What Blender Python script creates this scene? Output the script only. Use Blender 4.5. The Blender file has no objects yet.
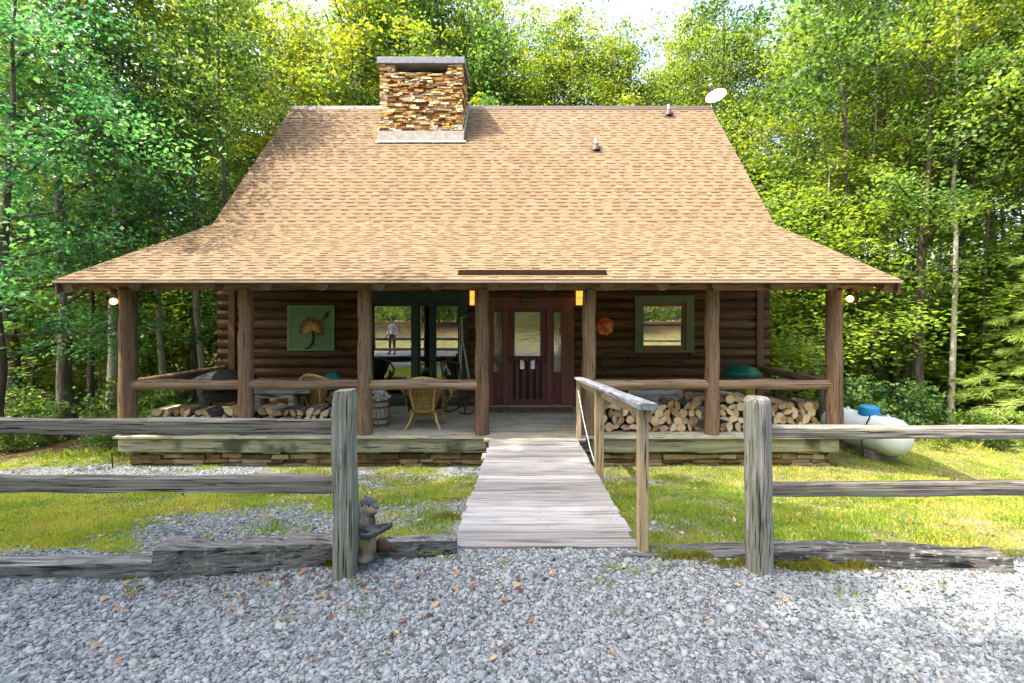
import bpy, bmesh, math, random
import numpy as np
from mathutils import Vector, Matrix, noise as mnoise
PI = math.pi
R = math.radians
random.seed(7)
rng = np.random.default_rng(7)
scene = bpy.context.scene
COL = scene.collection

# ------------------------------------------------------------------ helpers
def tag(o, label=None, cat=None, group=None, kind=None):
    if label: o['label'] = label
    if cat: o['category'] = cat
    if group: o['group'] = group
    if kind: o['kind'] = kind
    return o

def empty(name, loc=(0, 0, 0), rz=0, label=None, cat=None, group=None):
    o = bpy.data.objects.new(name, None)
    o.empty_display_size = 0.2
    COL.objects.link(o)
    o.location = loc
    o.rotation_euler = (0, 0, rz)
    tag(o, label, cat, group)
    return o

def kids(o):
    return list(o.children)

def copy_tree(o, loc=None, rot=None, scale=None, label=None, group=None):
    c = o.copy()
    COL.objects.link(c)
    if loc is not None: c.location = loc
    if rot is not None: c.rotation_euler = rot
    if scale is not None: c.scale = scale
    if label: c['label'] = label
    if group: c['group'] = group
    for ch in kids(o):
        d = ch.copy(); COL.objects.link(d); d.parent = c
        for g in kids(ch):
            e = g.copy(); COL.objects.link(e); e.parent = d
    return c

class MB:
    """collects primitives and builds ONE mesh"""
    def __init__(self):
        self.v = []; self.f = []; self.m = []; self.a = []
    def add(self, verts, faces, mat=0, a=None):
        b = len(self.v)
        self.v.extend([tuple(p) for p in verts])
        if a is None: a = random.random()
        for fc in faces:
            self.f.append(tuple(b + i for i in fc)); self.m.append(mat); self.a.append(a)
    def box(self, c, s, rot=None, mat=0, a=None, jit=0.0):
        vs = []
        for x in (-.5, .5):
            for y in (-.5, .5):
                for z in (-.5, .5):
                    p = Vector((x*s[0], y*s[1], z*s[2]))
                    if jit: p += Vector((random.uniform(-jit, jit), random.uniform(-jit, jit), random.uniform(-jit, jit)))
                    if rot is not None: p = rot @ p
                    vs.append(p + Vector(c))
        fs = [(0, 1, 3, 2), (4, 6, 7, 5), (0, 4, 5, 1), (2, 3, 7, 6), (0, 2, 6, 4), (1, 5, 7, 3)]
        self.add(vs, fs, mat, a)
    def box2(self, lo, hi, mat=0, a=None, jit=0.0):
        self.box([(lo[i]+hi[i])/2 for i in range(3)], [abs(hi[i]-lo[i]) for i in range(3)], None, mat, a, jit)
    def tube(self, path, rad, n=8, caps=True, mat=0, a=None, capmat=None, jit=0.0, squash=1.0):
        path = [Vector(p) for p in path]
        k = len(path)
        if not hasattr(rad, '__len__'): rad = [rad]*k
        t = (path[1]-path[0]).normalized()
        ref = Vector((0, 0, 1)) if abs(t.z) < .9 else Vector((1, 0, 0))
        u = t.cross(ref).normalized(); vv = []
        for i in range(k):
            if i == 0: t = path[1]-path[0]
            elif i == k-1: t = path[-1]-path[-2]
            else: t = path[i+1]-path[i-1]
            t.normalize()
            u = (u - t*u.dot(t)).normalized()
            w = t.cross(u)
            for j in range(n):
                an = 2*PI*j/n
                r = rad[i]*(1+(random.uniform(-jit, jit) if jit else 0))
                vv.append(path[i] + u*(math.cos(an)*r) + w*(math.sin(an)*r*squash))
        ff = []
        for i in range(k-1):
            for j in range(n):
                ff.append((i*n+j, i*n+(j+1) % n, (i+1)*n+(j+1) % n, (i+1)*n+j))
        if a is None: a = random.random()
        b = len(self.v)
        self.add(vv, ff, mat, a)
        if caps:
            cm = mat if capmat is None else capmat
            self.f.append(tuple(b+j for j in range(n))[::-1]); self.m.append(cm); self.a.append(a)
            self.f.append(tuple(b+(k-1)*n+j for j in range(n))); self.m.append(cm); self.a.append(a)
    def lathe(self, prof, c=(0, 0, 0), n=20, mat=0, a=None, rot=None, capb=True, capt=True):
        vv = []
        for (r, z) in prof:
            for j in range(n):
                an = 2*PI*j/n
                p = Vector((math.cos(an)*r, math.sin(an)*r, z))
                if rot is not None: p = rot @ p
                vv.append(p+Vector(c))
        ff = []
        for i in range(len(prof)-1):
            for j in range(n):
                ff.append((i*n+j, i*n+(j+1) % n, (i+1)*n+(j+1) % n, (i+1)*n+j))
        if capb: ff.append(tuple(range(n))[::-1])
        if capt: ff.append(tuple((len(prof)-1)*n+j for j in range(n)))
        self.add(vv, ff, mat, a)
    def sphere(self, c, r, n=12, m=8, mat=0, a=None, s=(1, 1, 1), rot=None):
        prof = []
        vv = []
        for i in range(m+1):
            th = PI*i/m
            for j in range(n):
                an = 2*PI*j/n
                p = Vector((r*s[0]*math.sin(th)*math.cos(an), r*s[1]*math.sin(th)*math.sin(an), -r*s[2]*math.cos(th)))
                if rot is not None: p = rot @ p
                vv.append(p+Vector(c))
        ff = []
        for i in range(m):
            for j in range(n):
                ff.append((i*n+j, i*n+(j+1) % n, (i+1)*n+(j+1) % n, (i+1)*n+j))
        self.add(vv, ff, mat, a)
    def prism(self, poly, lo, hi, axis='x', mat=0, a=None):
        n = len(poly); vv = []
        for e in (lo, hi):
            for (p, q) in poly:
                vv.append((e, p, q) if axis == 'x' else ((p, e, q) if axis == 'y' else (p, q, e)))
        ff = [tuple(range(n))[::-1], tuple(range(n, 2*n))]
        for i in range(n):
            j = (i+1) % n
            ff.append((i, j, n+j, n+i))
        self.add(vv, ff, mat, a)
    def build(self, name, mats, parent=None, smooth=None, bevel=None, loc=None, rz=0):
        me = bpy.data.meshes.new(name)
        me.from_pydata(self.v, [], self.f)
        if not isinstance(mats, (list, tuple)): mats = [mats]
        for m in mats: me.materials.append(m)
        me.polygons.foreach_set('material_index', self.m)
        at = me.attributes.new('v', 'FLOAT', 'FACE')
        at.data.foreach_set('value', self.a)
        bm = bmesh.new(); bm.from_mesh(me)
        bmesh.ops.recalc_face_normals(bm, faces=bm.faces)
        bm.to_mesh(me); bm.free()
        if smooth is not None:
            me.polygons.foreach_set('use_smooth', [True]*len(me.polygons))
            me.set_sharp_from_angle(angle=R(smooth))
        o = bpy.data.objects.new(name, me)
        COL.objects.link(o)
        if parent: o.parent = parent
        if loc is not None: o.location = loc
        o.rotation_euler.z = rz
        if bevel:
            md = o.modifiers.new('bevel', 'BEVEL'); md.width = bevel; md.segments = 2; md.limit_method = 'ANGLE'; md.angle_limit = R(40)
        return o

def np_mesh(name, V, F, A, mats, parent=None, smooth=False, mi=None):
    me = bpy.data.meshes.new(name)
    nv, nf, k = len(V), len(F), F.shape[1]
    me.vertices.add(nv); me.vertices.foreach_set('co', V.astype(np.float32).ravel())
    me.loops.add(nf*k); me.loops.foreach_set('vertex_index', F.astype(np.int32).ravel())
    me.polygons.add(nf); me.polygons.foreach_set('loop_start', np.arange(0, nf*k, k, dtype=np.int32))
    if not isinstance(mats, (list, tuple)): mats = [mats]
    for m in mats: me.materials.append(m)
    if mi is not None: me.polygons.foreach_set('material_index', mi.astype(np.int32))
    if A is not None:
        at = me.attributes.new('v', 'FLOAT', 'FACE'); at.data.foreach_set('value', A.astype(np.float32))
    me.update(calc_edges=True)
    if smooth: me.polygons.foreach_set('use_smooth', [True]*nf)
    o = bpy.data.objects.new(name, me); COL.objects.link(o)
    if parent: o.parent = parent
    return o

def vnoise(x, y, s, seed=0):
    """vectorised value noise 0..1"""
    x = np.asarray(x)*s+seed*17.3; y = np.asarray(y)*s+seed*9.7
    xi = np.floor(x).astype(np.int64); yi = np.floor(y).astype(np.int64)
    fx = x-xi; fy = y-yi
    fx = fx*fx*(3-2*fx); fy = fy*fy*(3-2*fy)
    def h(a, b):
        n = (a*374761393 + b*668265263) & 0xffffffff
        n = ((n ^ (n >> 13))*1274126177) & 0xffffffff
        return ((n ^ (n >> 16)) & 0xffff)/65535.0
    return (h(xi, yi)*(1-fx)+h(xi+1, yi)*fx)*(1-fy)+(h(xi, yi+1)*(1-fx)+h(xi+1, yi+1)*fx)*fy
def fnoise(x, y, s, seed=0):
    return (vnoise(x, y, s, seed)*.55+vnoise(x, y, s*2.1, seed+3)*.28+vnoise(x, y, s*4.3, seed+5)*.17)
def sstep(t):
    t = np.clip(t, 0, 1); return t*t*(3-2*t)

# ------------------------------------------------------------------ materials
def nodes(mat):
    mat.use_nodes = True
    nt = mat.node_tree; nt.nodes.clear()
    return nt
def N(nt, t, **kw):
    n = nt.nodes.new(t)
    for k, v in kw.items():
        if hasattr(n, k): setattr(n, k, v)
        else: n.inputs[k].default_value = v
    return n
def ramp(nt, stops, fac):
    r = N(nt, 'ShaderNodeValToRGB')
    el = r.color_ramp.elements
    while len(el) < len(stops): el.new(.5)
    for e, (p, c) in zip(el, stops):
        e.position = p; e.color = (*c, 1)
    nt.links.new(fac, r.inputs['Fac'])
    return r.outputs['Color']
def mathn(nt, op, a, b=None, clamp=False):
    m = N(nt, 'ShaderNodeMath', operation=op, use_clamp=clamp)
    for i, x in enumerate((a, b)):
        if x is None: continue
        if isinstance(x, (int, float)): m.inputs[i].default_value = x
        else: nt.links.new(x, m.inputs[i])
    return m.outputs[0]
def mixc(nt, fac, a, b, bt='MIX'):
    m = N(nt, 'ShaderNodeMix', data_type='RGBA', blend_type=bt)
    for s, x in (('Factor', fac), ('A', a), ('B', b)):
        inp = [i for i in m.inputs if i.name == s and (i.type == 'RGBA' if s != 'Factor' else i.type == 'VALUE')][0]
        if isinstance(x, (int, float)): inp.default_value = x
        elif isinstance(x, tuple): inp.default_value = (*x, 1)
        else: nt.links.new(x, inp)
    return [o for o in m.outputs if o.type == 'RGBA'][0]

def mat(name, stops, scale=(1, 1, 1), ns=6.0, detail=6, rough=.75, bump=.0, bdist=.01, bns=None, av=0.0, ov=0.0, spec=.3, dist=0.0, grime=None, coat=0.0, crack=None):
    m = bpy.data.materials.new(name); nt = nodes(m)
    tc = N(nt, 'ShaderNodeTexCoord')
    mp = N(nt, 'ShaderNodeMapping'); mp.inputs['Scale'].default_value = scale
    oi = N(nt, 'ShaderNodeObjectInfo')
    addv = N(nt, 'ShaderNodeVectorMath', operation='ADD')
    nt.links.new(tc.outputs['Object'], addv.inputs[0])
    sc = N(nt, 'ShaderNodeVectorMath', operation='SCALE'); sc.inputs[0].default_value = (37, 19, 11)
    nt.links.new(oi.outputs['Random'], sc.inputs['Scale'])
    at = N(nt, 'ShaderNodeAttribute', attribute_name='v')
    sc2 = N(nt, 'ShaderNodeVectorMath', operation='SCALE'); sc2.inputs[0].default_value = (13, 29, 23)
    nt.links.new(at.outputs['Fac'], sc2.inputs['Scale'])
    addw = N(nt, 'ShaderNodeVectorMath', operation='ADD')
    nt.links.new(sc.outputs[0], addw.inputs[0]); nt.links.new(sc2.outputs[0], addw.inputs[1])
    nt.links.new(addw.outputs[0], addv.inputs[1])
    nt.links.new(addv.outputs[0], mp.inputs['Vector'])
    nz = N(nt, 'ShaderNodeTexNoise'); nz.inputs['Scale'].default_value = ns; nz.inputs['Detail'].default_value = detail
    nz.inputs['Roughness'].default_value = .62; nz.inputs['Distortion'].default_value = dist
    nt.links.new(mp.outputs[0], nz.inputs['Vector'])
    fac = nz.outputs['Fac']
    if av:
        f2 = mathn(nt, 'SUBTRACT', at.outputs['Fac'], .5); f2 = mathn(nt, 'MULTIPLY', f2, av)
        fac = mathn(nt, 'ADD', fac, f2, True)
    if ov:
        f3 = mathn(nt, 'SUBTRACT', oi.outputs['Random'], .5); f3 = mathn(nt, 'MULTIPLY', f3, ov)
        fac = mathn(nt, 'ADD', fac, f3, True)
    c = ramp(nt, stops, fac)
    if grime:
        gcol, gs, lo, hi = grime
        gn = N(nt, 'ShaderNodeTexNoise'); gn.inputs['Scale'].default_value = gs; gn.inputs['Detail'].default_value = 5
        nt.links.new(addv.outputs[0], gn.inputs['Vector'])
        mr = N(nt, 'ShaderNodeMapRange'); mr.inputs['From Min'].default_value = lo; mr.inputs['From Max'].default_value = hi
        nt.links.new(gn.outputs['Fac'], mr.inputs['Value'])
        c = mixc(nt, mr.outputs[0], c, gcol)
    ck = None
    if crack:
        cn = N(nt, 'ShaderNodeTexNoise'); cn.inputs['Scale'].default_value = crack; cn.inputs['Detail'].default_value = 4; cn.inputs['Distortion'].default_value = .3
        nt.links.new(mp.outputs[0], cn.inputs['Vector'])
        cr = N(nt, 'ShaderNodeMapRange'); cr.inputs['From Min'].default_value = .33; cr.inputs['From Max'].default_value = .43
        nt.links.new(cn.outputs['Fac'], cr.inputs['Value']); ck = cr.outputs[0]
        c = mixc(nt, ck, tuple(x*.22 for x in stops[0][1]), c)
    b = N(nt, 'ShaderNodeBsdfPrincipled'); b.inputs['Roughness'].default_value = rough
    b.inputs['Specular IOR Level'].default_value = spec
    b.inputs['Coat Weight'].default_value = coat
    nt.links.new(c, b.inputs['Base Color'])
    if bump:
        bn = N(nt, 'ShaderNodeTexNoise'); bn.inputs['Scale'].default_value = bns or ns*2; bn.inputs['Detail'].default_value = 8
        nt.links.new(mp.outputs[0], bn.inputs['Vector'])
        bp = N(nt, 'ShaderNodeBump'); bp.inputs['Strength'].default_value = bump; bp.inputs['Distance'].default_value = bdist
        hgt = bn.outputs['Fac'] if ck is None else mathn(nt, 'ADD', bn.outputs['Fac'], mathn(nt, 'MULTIPLY', ck, .8))
        nt.links.new(hgt, bp.inputs['Height']); nt.links.new(bp.outputs[0], b.inputs['Normal'])
    o = N(nt, 'ShaderNodeOutputMaterial'); nt.links.new(b.outputs[0], o.inputs[0])
    return m

def wood(name, dark, mid, light, axis, rough=.8, bump=.6, av=.25, ov=.15, fine=26, grime=None, crack=2.6, st=.06):
    s = [1.0, 1.0, 1.0]; s['xyz'.index(axis)] = st
    return mat(name, [(.28, dark), (.5, mid), (.72, light)], tuple(s), fine, 7, rough, bump, .010, fine*2.2, av, ov, .2, .6, grime, 0.0, fine*crack)

def emis(name, col, st):
    m = bpy.data.materials.new(name); nt = nodes(m)
    e = N(nt, 'ShaderNodeEmission'); e.inputs[0].default_value = (*col, 1); e.inputs[1].default_value = st
    o = N(nt, 'ShaderNodeOutputMaterial'); nt.links.new(e.outputs[0], o.inputs[0]); return m

def leafmat(name, stops, trans=.45, ov=.35):
    m = bpy.data.materials.new(name); nt = nodes(m)
    at = N(nt, 'ShaderNodeAttribute', attribute_name='v'); oi = N(nt, 'ShaderNodeObjectInfo')
    f = mathn(nt, 'ADD', at.outputs['Fac'], mathn(nt, 'MULTIPLY', mathn(nt, 'SUBTRACT', oi.outputs['Random'], .5), ov), True)
    c = ramp(nt, stops, f)
    b = N(nt, 'ShaderNodeBsdfPrincipled'); b.inputs['Roughness'].default_value = .5; b.inputs['Specular IOR Level'].default_value = .35
    nt.links.new(c, b.inputs['Base Color'])
    t = N(nt, 'ShaderNodeBsdfTranslucent')
    hs = N(nt, 'ShaderNodeHueSaturation'); hs.inputs['Hue'].default_value = .485; hs.inputs['Saturation'].default_value = 1.1; hs.inputs['Value'].default_value = 2.2
    nt.links.new(c, hs.inputs['Color']); nt.links.new(hs.outputs[0], t.inputs[0])
    mx = N(nt, 'ShaderNodeMixShader'); mx.inputs[0].default_value = trans
    nt.links.new(b.outputs[0], mx.inputs[1]); nt.links.new(t.outputs[0], mx.inputs[2])
    o = N(nt, 'ShaderNodeOutputMaterial'); nt.links.new(mx.outputs[0], o.inputs[0]); return m

def glassmat(name, refl, tint, rough=.0, wav=0.0):
    m = bpy.data.materials.new(name); nt = nodes(m)
    g = N(nt, 'ShaderNodeBsdfGlossy'); g.inputs['Roughness'].default_value = rough; g.inputs['Color'].default_value = (1, 1, 1, 1)
    if wav:
        tc = N(nt, 'ShaderNodeTexCoord'); nz = N(nt, 'ShaderNodeTexNoise'); nz.inputs['Scale'].default_value = 9
        nt.links.new(tc.outputs['Object'], nz.inputs['Vector'])
        bp = N(nt, 'ShaderNodeBump'); bp.inputs['Strength'].default_value = wav; bp.inputs['Distance'].default_value = .01
        nt.links.new(nz.outputs['Fac'], bp.inputs['Height']); nt.links.new(bp.outputs[0], g.inputs['Normal'])
    t = N(nt, 'ShaderNodeBsdfTransparent'); t.inputs[0].default_value = (*tint, 1)
    mx = N(nt, 'ShaderNodeMixShader'); mx.inputs[0].default_value = refl
    nt.links.new(t.outputs[0], mx.inputs[1]); nt.links.new(g.outputs[0], mx.inputs[2])
    o = N(nt, 'ShaderNodeOutputMaterial'); nt.links.new(mx.outputs[0], o.inputs[0]); return m

LOGC = ((.105, .062, .037), (.175, .107, .066), (.265, .175, .115))
M = {}
M['post'] = wood('post_log', *LOGC, 'z', av=.1, fine=24, bump=.4, st=.03)
M['beam'] = wood('beam_log', (.12, .066, .034), (.20, .115, .062), (.29, .175, .10), 'x', av=.1, fine=18)
M['joist'] = wood('joist_log', (.09, .055, .032), (.15, .092, .055), (.22, .145, .09), 'y', av=.2, fine=18)
M['logend'] = mat('log_end', [(.3, (.13, .09, .06)), (.7, (.25, .18, .125))], (1, 1, 1), 14, 5, .85, .4, .004, None, .2)
M['rail'] = wood('rail_log', (.15, .092, .06), (.23, .15, .10), (.33, .23, .16), 'x', av=.1, fine=24, bump=.4, st=.03)
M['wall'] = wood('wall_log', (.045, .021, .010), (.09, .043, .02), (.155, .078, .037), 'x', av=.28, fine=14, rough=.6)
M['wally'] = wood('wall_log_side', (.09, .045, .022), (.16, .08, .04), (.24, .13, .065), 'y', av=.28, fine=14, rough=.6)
M['wallflat'] = mat('gable_boards', [(.3, (.08, .04, .02)), (.7, (.16, .08, .04))], (1, 1, .1), 12, 5, .7, .3)
M['ceil'] = wood('ceiling_boards', (.09, .05, .03), (.14, .08, .045), (.2, .12, .07), 'x', fine=16)
M['fascia'] = mat('fascia', [(.3, (.06, .035, .022)), (.7, (.11, .065, .04))], (.2, 1, 1), 12, 5, .7, .2)
M['drip'] = mat('drip_edge', [(.3, (.30, .22, .15)), (.7, (.42, .32, .23))], (.3, 1, 1), 8, 4, .5, .1)
M['shingle'] = mat('shingle', [(.12, (.058, .036, .02)), (.33, (.096, .062, .034)), (.55, (.143, .097, .055)), (.9, (.180, .125, .074))], (1, 1, 1), 90, 3, .92, .5, .004, 160, 1.0, 0, .15, grime=((.12, .082, .045), .55, .5, .9))
M['stone'] = mat('ledge_stone', [(.1, (.13, .055, .014)), (.3, (.32, .155, .035)), (.5, (.46, .27, .08)), (.68, (.55, .38, .16)), (.85, (.60, .50, .33)), (1, (.42, .36, .28))], (1, 1, 1.5), 7, 8, .85, .9, .02, 22, 1.1, 0, .25)
M['stonelow'] = mat('ledge_stone_base', [(.1, (.07, .045, .02)), (.4, (.17, .105, .045)), (.7, (.29, .2, .10)), (1, (.36, .31, .22))], (1, 1, 1.5), 7, 8, .85, .9, .02, 22, 1.0, 0, .25)
M['mortar'] = mat('mortar', [(.3, (.05, .035, .02)), (.7, (.11, .075, .045))], (1, 1, 1), 14, 5, .95, .5)
M['capmetal'] = mat('cap_slab', [(.3, (.14, .14, .16)), (.7, (.22, .22, .25))], (1, 1, 1), 8, 4, .6, .15)
M['flash'] = mat('flashing', [(.3, (.24, .22, .19)), (.55, (.36, .33, .29)), (.75, (.46, .43, .39))], (1, 1, 1), 7, 5, .5, .2)
M['black'] = mat('black', [(.3, (.008, .008, .009)), (.7, (.016, .015, .015))], (1, 1, 1), 8, 4, .8, .1)
M['ventbrown'] = mat('vent_brown', [(.3, (.035, .022, .014)), (.7, (.06, .038, .024))], (1, 1, 1), 20, 4, .6, .1)
M['white'] = mat('white_paint', [(.3, (.42, .42, .41)), (.7, (.52, .52, .51))], (1, 1, 1), 10, 4, .45, .05)
M['deck'] = wood('deck_board', (.24, .225, .16), (.37, .345, .26), (.48, .455, .36), 'x', av=.22, fine=20, grime=((.20, .19, .12), 1.2, .5, .8))
M['skirt'] = wood('skirt_board', (.19, .18, .11), (.30, .285, .19), (.40, .38, .28), 'x', av=.1, fine=14, grime=((.07, .075, .045), 2.2, .52, .66))
M['walk'] = wood('walk_board', (.155, .15, .142), (.245, .238, .227), (.32, .313, .30), 'x', av=.5, fine=40, grime=((.19, .17, .14), 2.2, .5, .8), crack=1.5, st=.025)
M['lumber'] = wood('rail_lumber', (.24, .16, .08), (.36, .26, .15), (.46, .36, .23), 'z', av=.2, fine=18, grime=((.2, .2, .19), 3, .5, .8))
M['capboard'] = wood('rail_cap', (.13, .135, .14), (.26, .265, .27), (.42, .42, .42), 'y', av=.1, fine=16, grime=((.10, .11, .12), 9, .5, .68))
M['fence_z'] = wood('fence_post_wood', (.09, .085, .07), (.20, .195, .165), (.34, .335, .295), 'z', av=.1, ov=0, fine=44, bump=1.0, grime=((.15, .175, .115), 12, .5, .75), st=.022)
M['fence_x'] = wood('fence_rail_wood', (.075, .066, .055), (.165, .148, .128), (.29, .27, .24), 'x', av=.1, ov=.1, fine=42, bump=1.0, grime=((.17, .17, .115), 2.5, .5, .75), st=.022)
M['timber'] = wood('rotting_timber', (.022, .021, .020), (.06, .057, .053), (.15, .145, .135), 'x', av=.2, fine=26, bump=1.0, grime=((.24, .24, .22), 26, .56, .7), crack=1.6)
M['timber_l'] = wood('grey_timber', (.045, .045, .044), (.11, .11, .108), (.21, .21, .2), 'x', av=.2, fine=26, bump=1.0, grime=((.06, .06, .045), 9, .52, .7), crack=1.6)
M['maroon'] = mat('maroon_door_paint', [(.3, (.10, .026, .033)), (.7, (.175, .052, .06))], (1, 1, .15), 16, 5, .45, .15, av=.1)
M['maroon_shade'] = mat('maroon_recess_shade', [(.3, (.018, .006, .007)), (.7, (.035, .012, .013))], (1, 1, .15), 16, 5, .5, .15)  # door paint darkened: shade of the slots between the bars put into colour
M['maroon_trim'] = mat('maroon_trim', [(.3, (.13, .042, .032)), (.7, (.21, .075, .055))], (1, 1, .15), 16, 5, .55, .2, av=.1)
M['dgreen'] = mat('dark_green_trim', [(.3, (.018, .035, .028)), (.7, (.035, .058, .046))], (1, 1, .2), 12, 5, .5, .15, av=.1)
M['ogreen'] = mat('olive_green_trim', [(.3, (.095, .125, .065)), (.7, (.14, .175, .095))], (1, 1, .2), 12, 5, .55, .2, av=.1)
M['sashwood'] = mat('sash_wood', [(.3, (.16, .07, .035)), (.7, (.26, .13, .07))], (1, 1, .15), 14, 5, .5, .2)
M['glass'] = glassmat('dark_glass', .42, (.45, .45, .45))
M['glassr'] = glassmat('mirror_glass', .62, (.4, .4, .38))
M['glassw'] = glassmat('leaded_glass', .42, (.4, .42, .4), .12, .22)
M['curtain'] = mat('plaid_curtain', [(.35, (.35, .06, .05)), (.5, (.5, .35, .25)), (.65, (.25, .04, .04))], (18, 1, 6), 2.2, 2, .9, .1)
M['lace'] = mat('pale_curtain', [(.3, (.45, .36, .22)), (.7, (.62, .52, .36))], (9, 1, .5), 3, 3, .9, .1)
M['amber'] = emis('amber_lantern_glass', (1.0, .42, .055), .27)
M['bulb'] = emis('warm_bulb', (1.0, .50, .14), 2.2)
M['bronze'] = mat('bronze_metal', [(.3, (.03, .022, .015)), (.7, (.06, .045, .03))], (1, 1, 1), 12, 4, .45, .1)
def wickermat(name, stops):
    m = mat(name, stops, (1, 1, 1), 30, 4, .6, 0, av=.3, ov=.2); nt = m.node_tree
    tc = N(nt, 'ShaderNodeTexCoord'); mp = N(nt, 'ShaderNodeMapping'); mp.inputs['Scale'].default_value = (1, 1, 1)
    nt.links.new(tc.outputs['Object'], mp.inputs['Vector'])
    w1 = N(nt, 'ShaderNodeTexWave', bands_direction='Z'); w1.inputs['Scale'].default_value = 13
    w2 = N(nt, 'ShaderNodeTexWave', bands_direction='X'); w2.inputs['Scale'].default_value = 11
    for w in (w1, w2): nt.links.new(mp.outputs[0], w.inputs['Vector'])
    h = mathn(nt, 'MULTIPLY', w1.outputs['Fac'], w2.outputs['Fac'])
    bp = N(nt, 'ShaderNodeBump'); bp.inputs['Strength'].default_value = 1; bp.inputs['Distance'].default_value = .012
    nt.links.new(h, bp.inputs['Height'])
    b = [n for n in nt.nodes if n.type == 'BSDF_PRINCIPLED'][0]
    nt.links.new(bp.outputs[0], b.inputs['Normal'])
    old = b.inputs['Base Color'].links[0].from_socket
    hole = mathn(nt, 'GREATER_THAN', h, .16)
    nt.links.new(mixc(nt, hole, (.06, .03, .01), old), b.inputs['Base Color'])
    return m
M['wicker'] = wickermat('wicker', [(.25, (.30, .17, .045)), (.5, (.45, .28, .085)), (.75, (.56, .38, .14))])
M['cane'] = mat('cane', [(.25, (.34, .20, .06)), (.5, (.48, .31, .10)), (.75, (.60, .42, .17))], (1, 1, 1), 20, 4, .5, .1)
M['darkwood'] = mat('dark_bentwood', [(.3, (.03, .018, .012)), (.7, (.07, .04, .025))], (1, 1, 1), 14, 4, .5, .1)
M['teal'] = mat('teal_fabric', [(.3, (.008, .10, .105)), (.7, (.015, .17, .17))], (1, 1, 1), 30, 4, .9, .3)
M['barrel'] = wood('barrel_stave', (.12, .095, .07), (.22, .18, .13), (.33, .28, .21), 'z', av=.3, fine=18)
M['hoop'] = mat('hoop_iron', [(.3, (.04, .035, .03)), (.7, (.09, .075, .06))], (1, 1, 1), 14, 4, .6, .2)
M['pale'] = mat('pale_bark_chips', [(.3, (.34, .31, .28)), (.7, (.6, .57, .53))], (1, 1, 1), 12, 5, .9, .6)
M['bark'] = mat('firewood_bark', [(.3, (.075, .06, .048)), (.5, (.17, .145, .12)), (.72, (.33, .30, .26))], (1, .3, 1), 22, 6, .95, .9, .012, 40, .2, .5)
M['endgrain'] = mat('firewood_end', [(.1, (.15, .09, .04)), (.3, (.28, .17, .075)), (.55, (.42, .29, .155)), (.85, (.54, .41, .26))], (1, 1, 1), 17, 6, .9, .5, .006, 40, .15, .7, grime=((.28, .26, .24), 7, .52, .75))
M['split'] = mat('firewood_split', [(.2, (.34, .22, .11)), (.5, (.48, .34, .19)), (.8, (.58, .45, .28))], (1, .1, 1), 24, 6, .9, .6, .008, 40, .2, .6, grime=((.30, .28, .26), 4, .5, .7))
M['greyplank'] = wood('grey_plank', (.16, .15, .14), (.27, .26, .24), (.40, .385, .36), 'x', av=.2, fine=18)
M['tank'] = mat('tank_paint', [(.3, (.56, .62, .60)), (.7, (.66, .71, .69))], (1, 1, 1), 4, 5, .35, .03, grime=((.5, .52, .46), 3, .58, .85))
M['tanklid'] = mat('blue_lid', [(.3, (.015, .19, .42)), (.7, (.03, .26, .5))], (1, 1, 1), 6, 4, .35, .03)
M['concrete'] = mat('concrete', [(.3, (.10, .095, .085)), (.7, (.2, .19, .175))], (1, 1, 1), 14, 6, .9, .4)
M['greenlid'] = mat('green_enamel', [(.3, (.004, .085, .05)), (.7, (.01, .14, .085))], (1, 1, 1), 8, 4, .3, .03)
M['mustard'] = mat('mustard_paint', [(.3, (.2, .16, .02)), (.7, (.3, .25, .04))], (1, 1, 1), 8, 4, .6, .1)
M['tarp'] = mat('black_tarp', [(.3, (.004, .005, .005)), (.7, (.010, .012, .012))], (1, 1, 1), 5, 6, .75, .8, .05, 6)
M['canvas'] = mat('green_panel_paint', [(.3, (.085, .155, .085)), (.5, (.12, .205, .115)), (.7, (.165, .265, .15))], (.3, 1, 2), 12, 5, .6, .2)
M['canvasedge'] = mat('pale_green_edge', [(.3, (.16, .30, .13)), (.7, (.24, .40, .2))], (1, 1, 1), 12, 5, .6, .2)
M['petal_brown'] = mat('petal_brown', [(.3, (.10, .035, .015)), (.7, (.2, .08, .03))], (1, 1, 1), 14, 4, .6, .1)
M['petal_yellow'] = mat('petal_yellow', [(.3, (.42, .28, .05)), (.7, (.6, .42, .10))], (1, 1, 1), 14, 4, .6, .1)
M['stemblack'] = mat('stem_black', [(.3, (.012, .014, .008)), (.7, (.03, .03, .018))], (1, 1, 1), 14, 4, .6, .1)
M['orange'] = mat('orange_enamel', [(.3, (.42, .05, .012)), (.5, (.6, .13, .03)), (.7, (.75, .30, .10))], (1, 1, 1), 10, 4, .4, .1, av=.4)
M['mat'] = wood('coir_mat', (.08, .05, .025), (.15, .10, .055), (.21, .15, .085), 'y', fine=40)
M['rope'] = mat('rope', [(.3, (.42, .42, .38)), (.7, (.6, .6, .55))], (1, 1, 1), 40, 4, .9, .4)
M['statue'] = mat('statue_grey', [(.3, (.025, .027, .032)), (.55, (.065, .068, .075)), (.75, (.15, .15, .15))], (1, 1, 1), 9, 6, .9, .8, .02, 16)
M['statue_l'] = mat('statue_pale', [(.3, (.05, .042, .028)), (.55, (.13, .115, .085)), (.75, (.27, .255, .22))], (1, 1, 1), 9, 6, .9, .8, .02, 16, grime=((.25, .18, .06), 6, .5, .7))
M['statue_b'] = mat('statue_brown', [(.3, (.05, .03, .02)), (.7, (.13, .08, .055))], (1, 1, 1), 12, 6, .9, .8, .02, 16)
M['plaque'] = mat('plaque', [(.3, (.02, .03, .022)), (.7, (.04, .05, .04))], (1, 1, 1), 12, 4, .5, .1)
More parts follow.
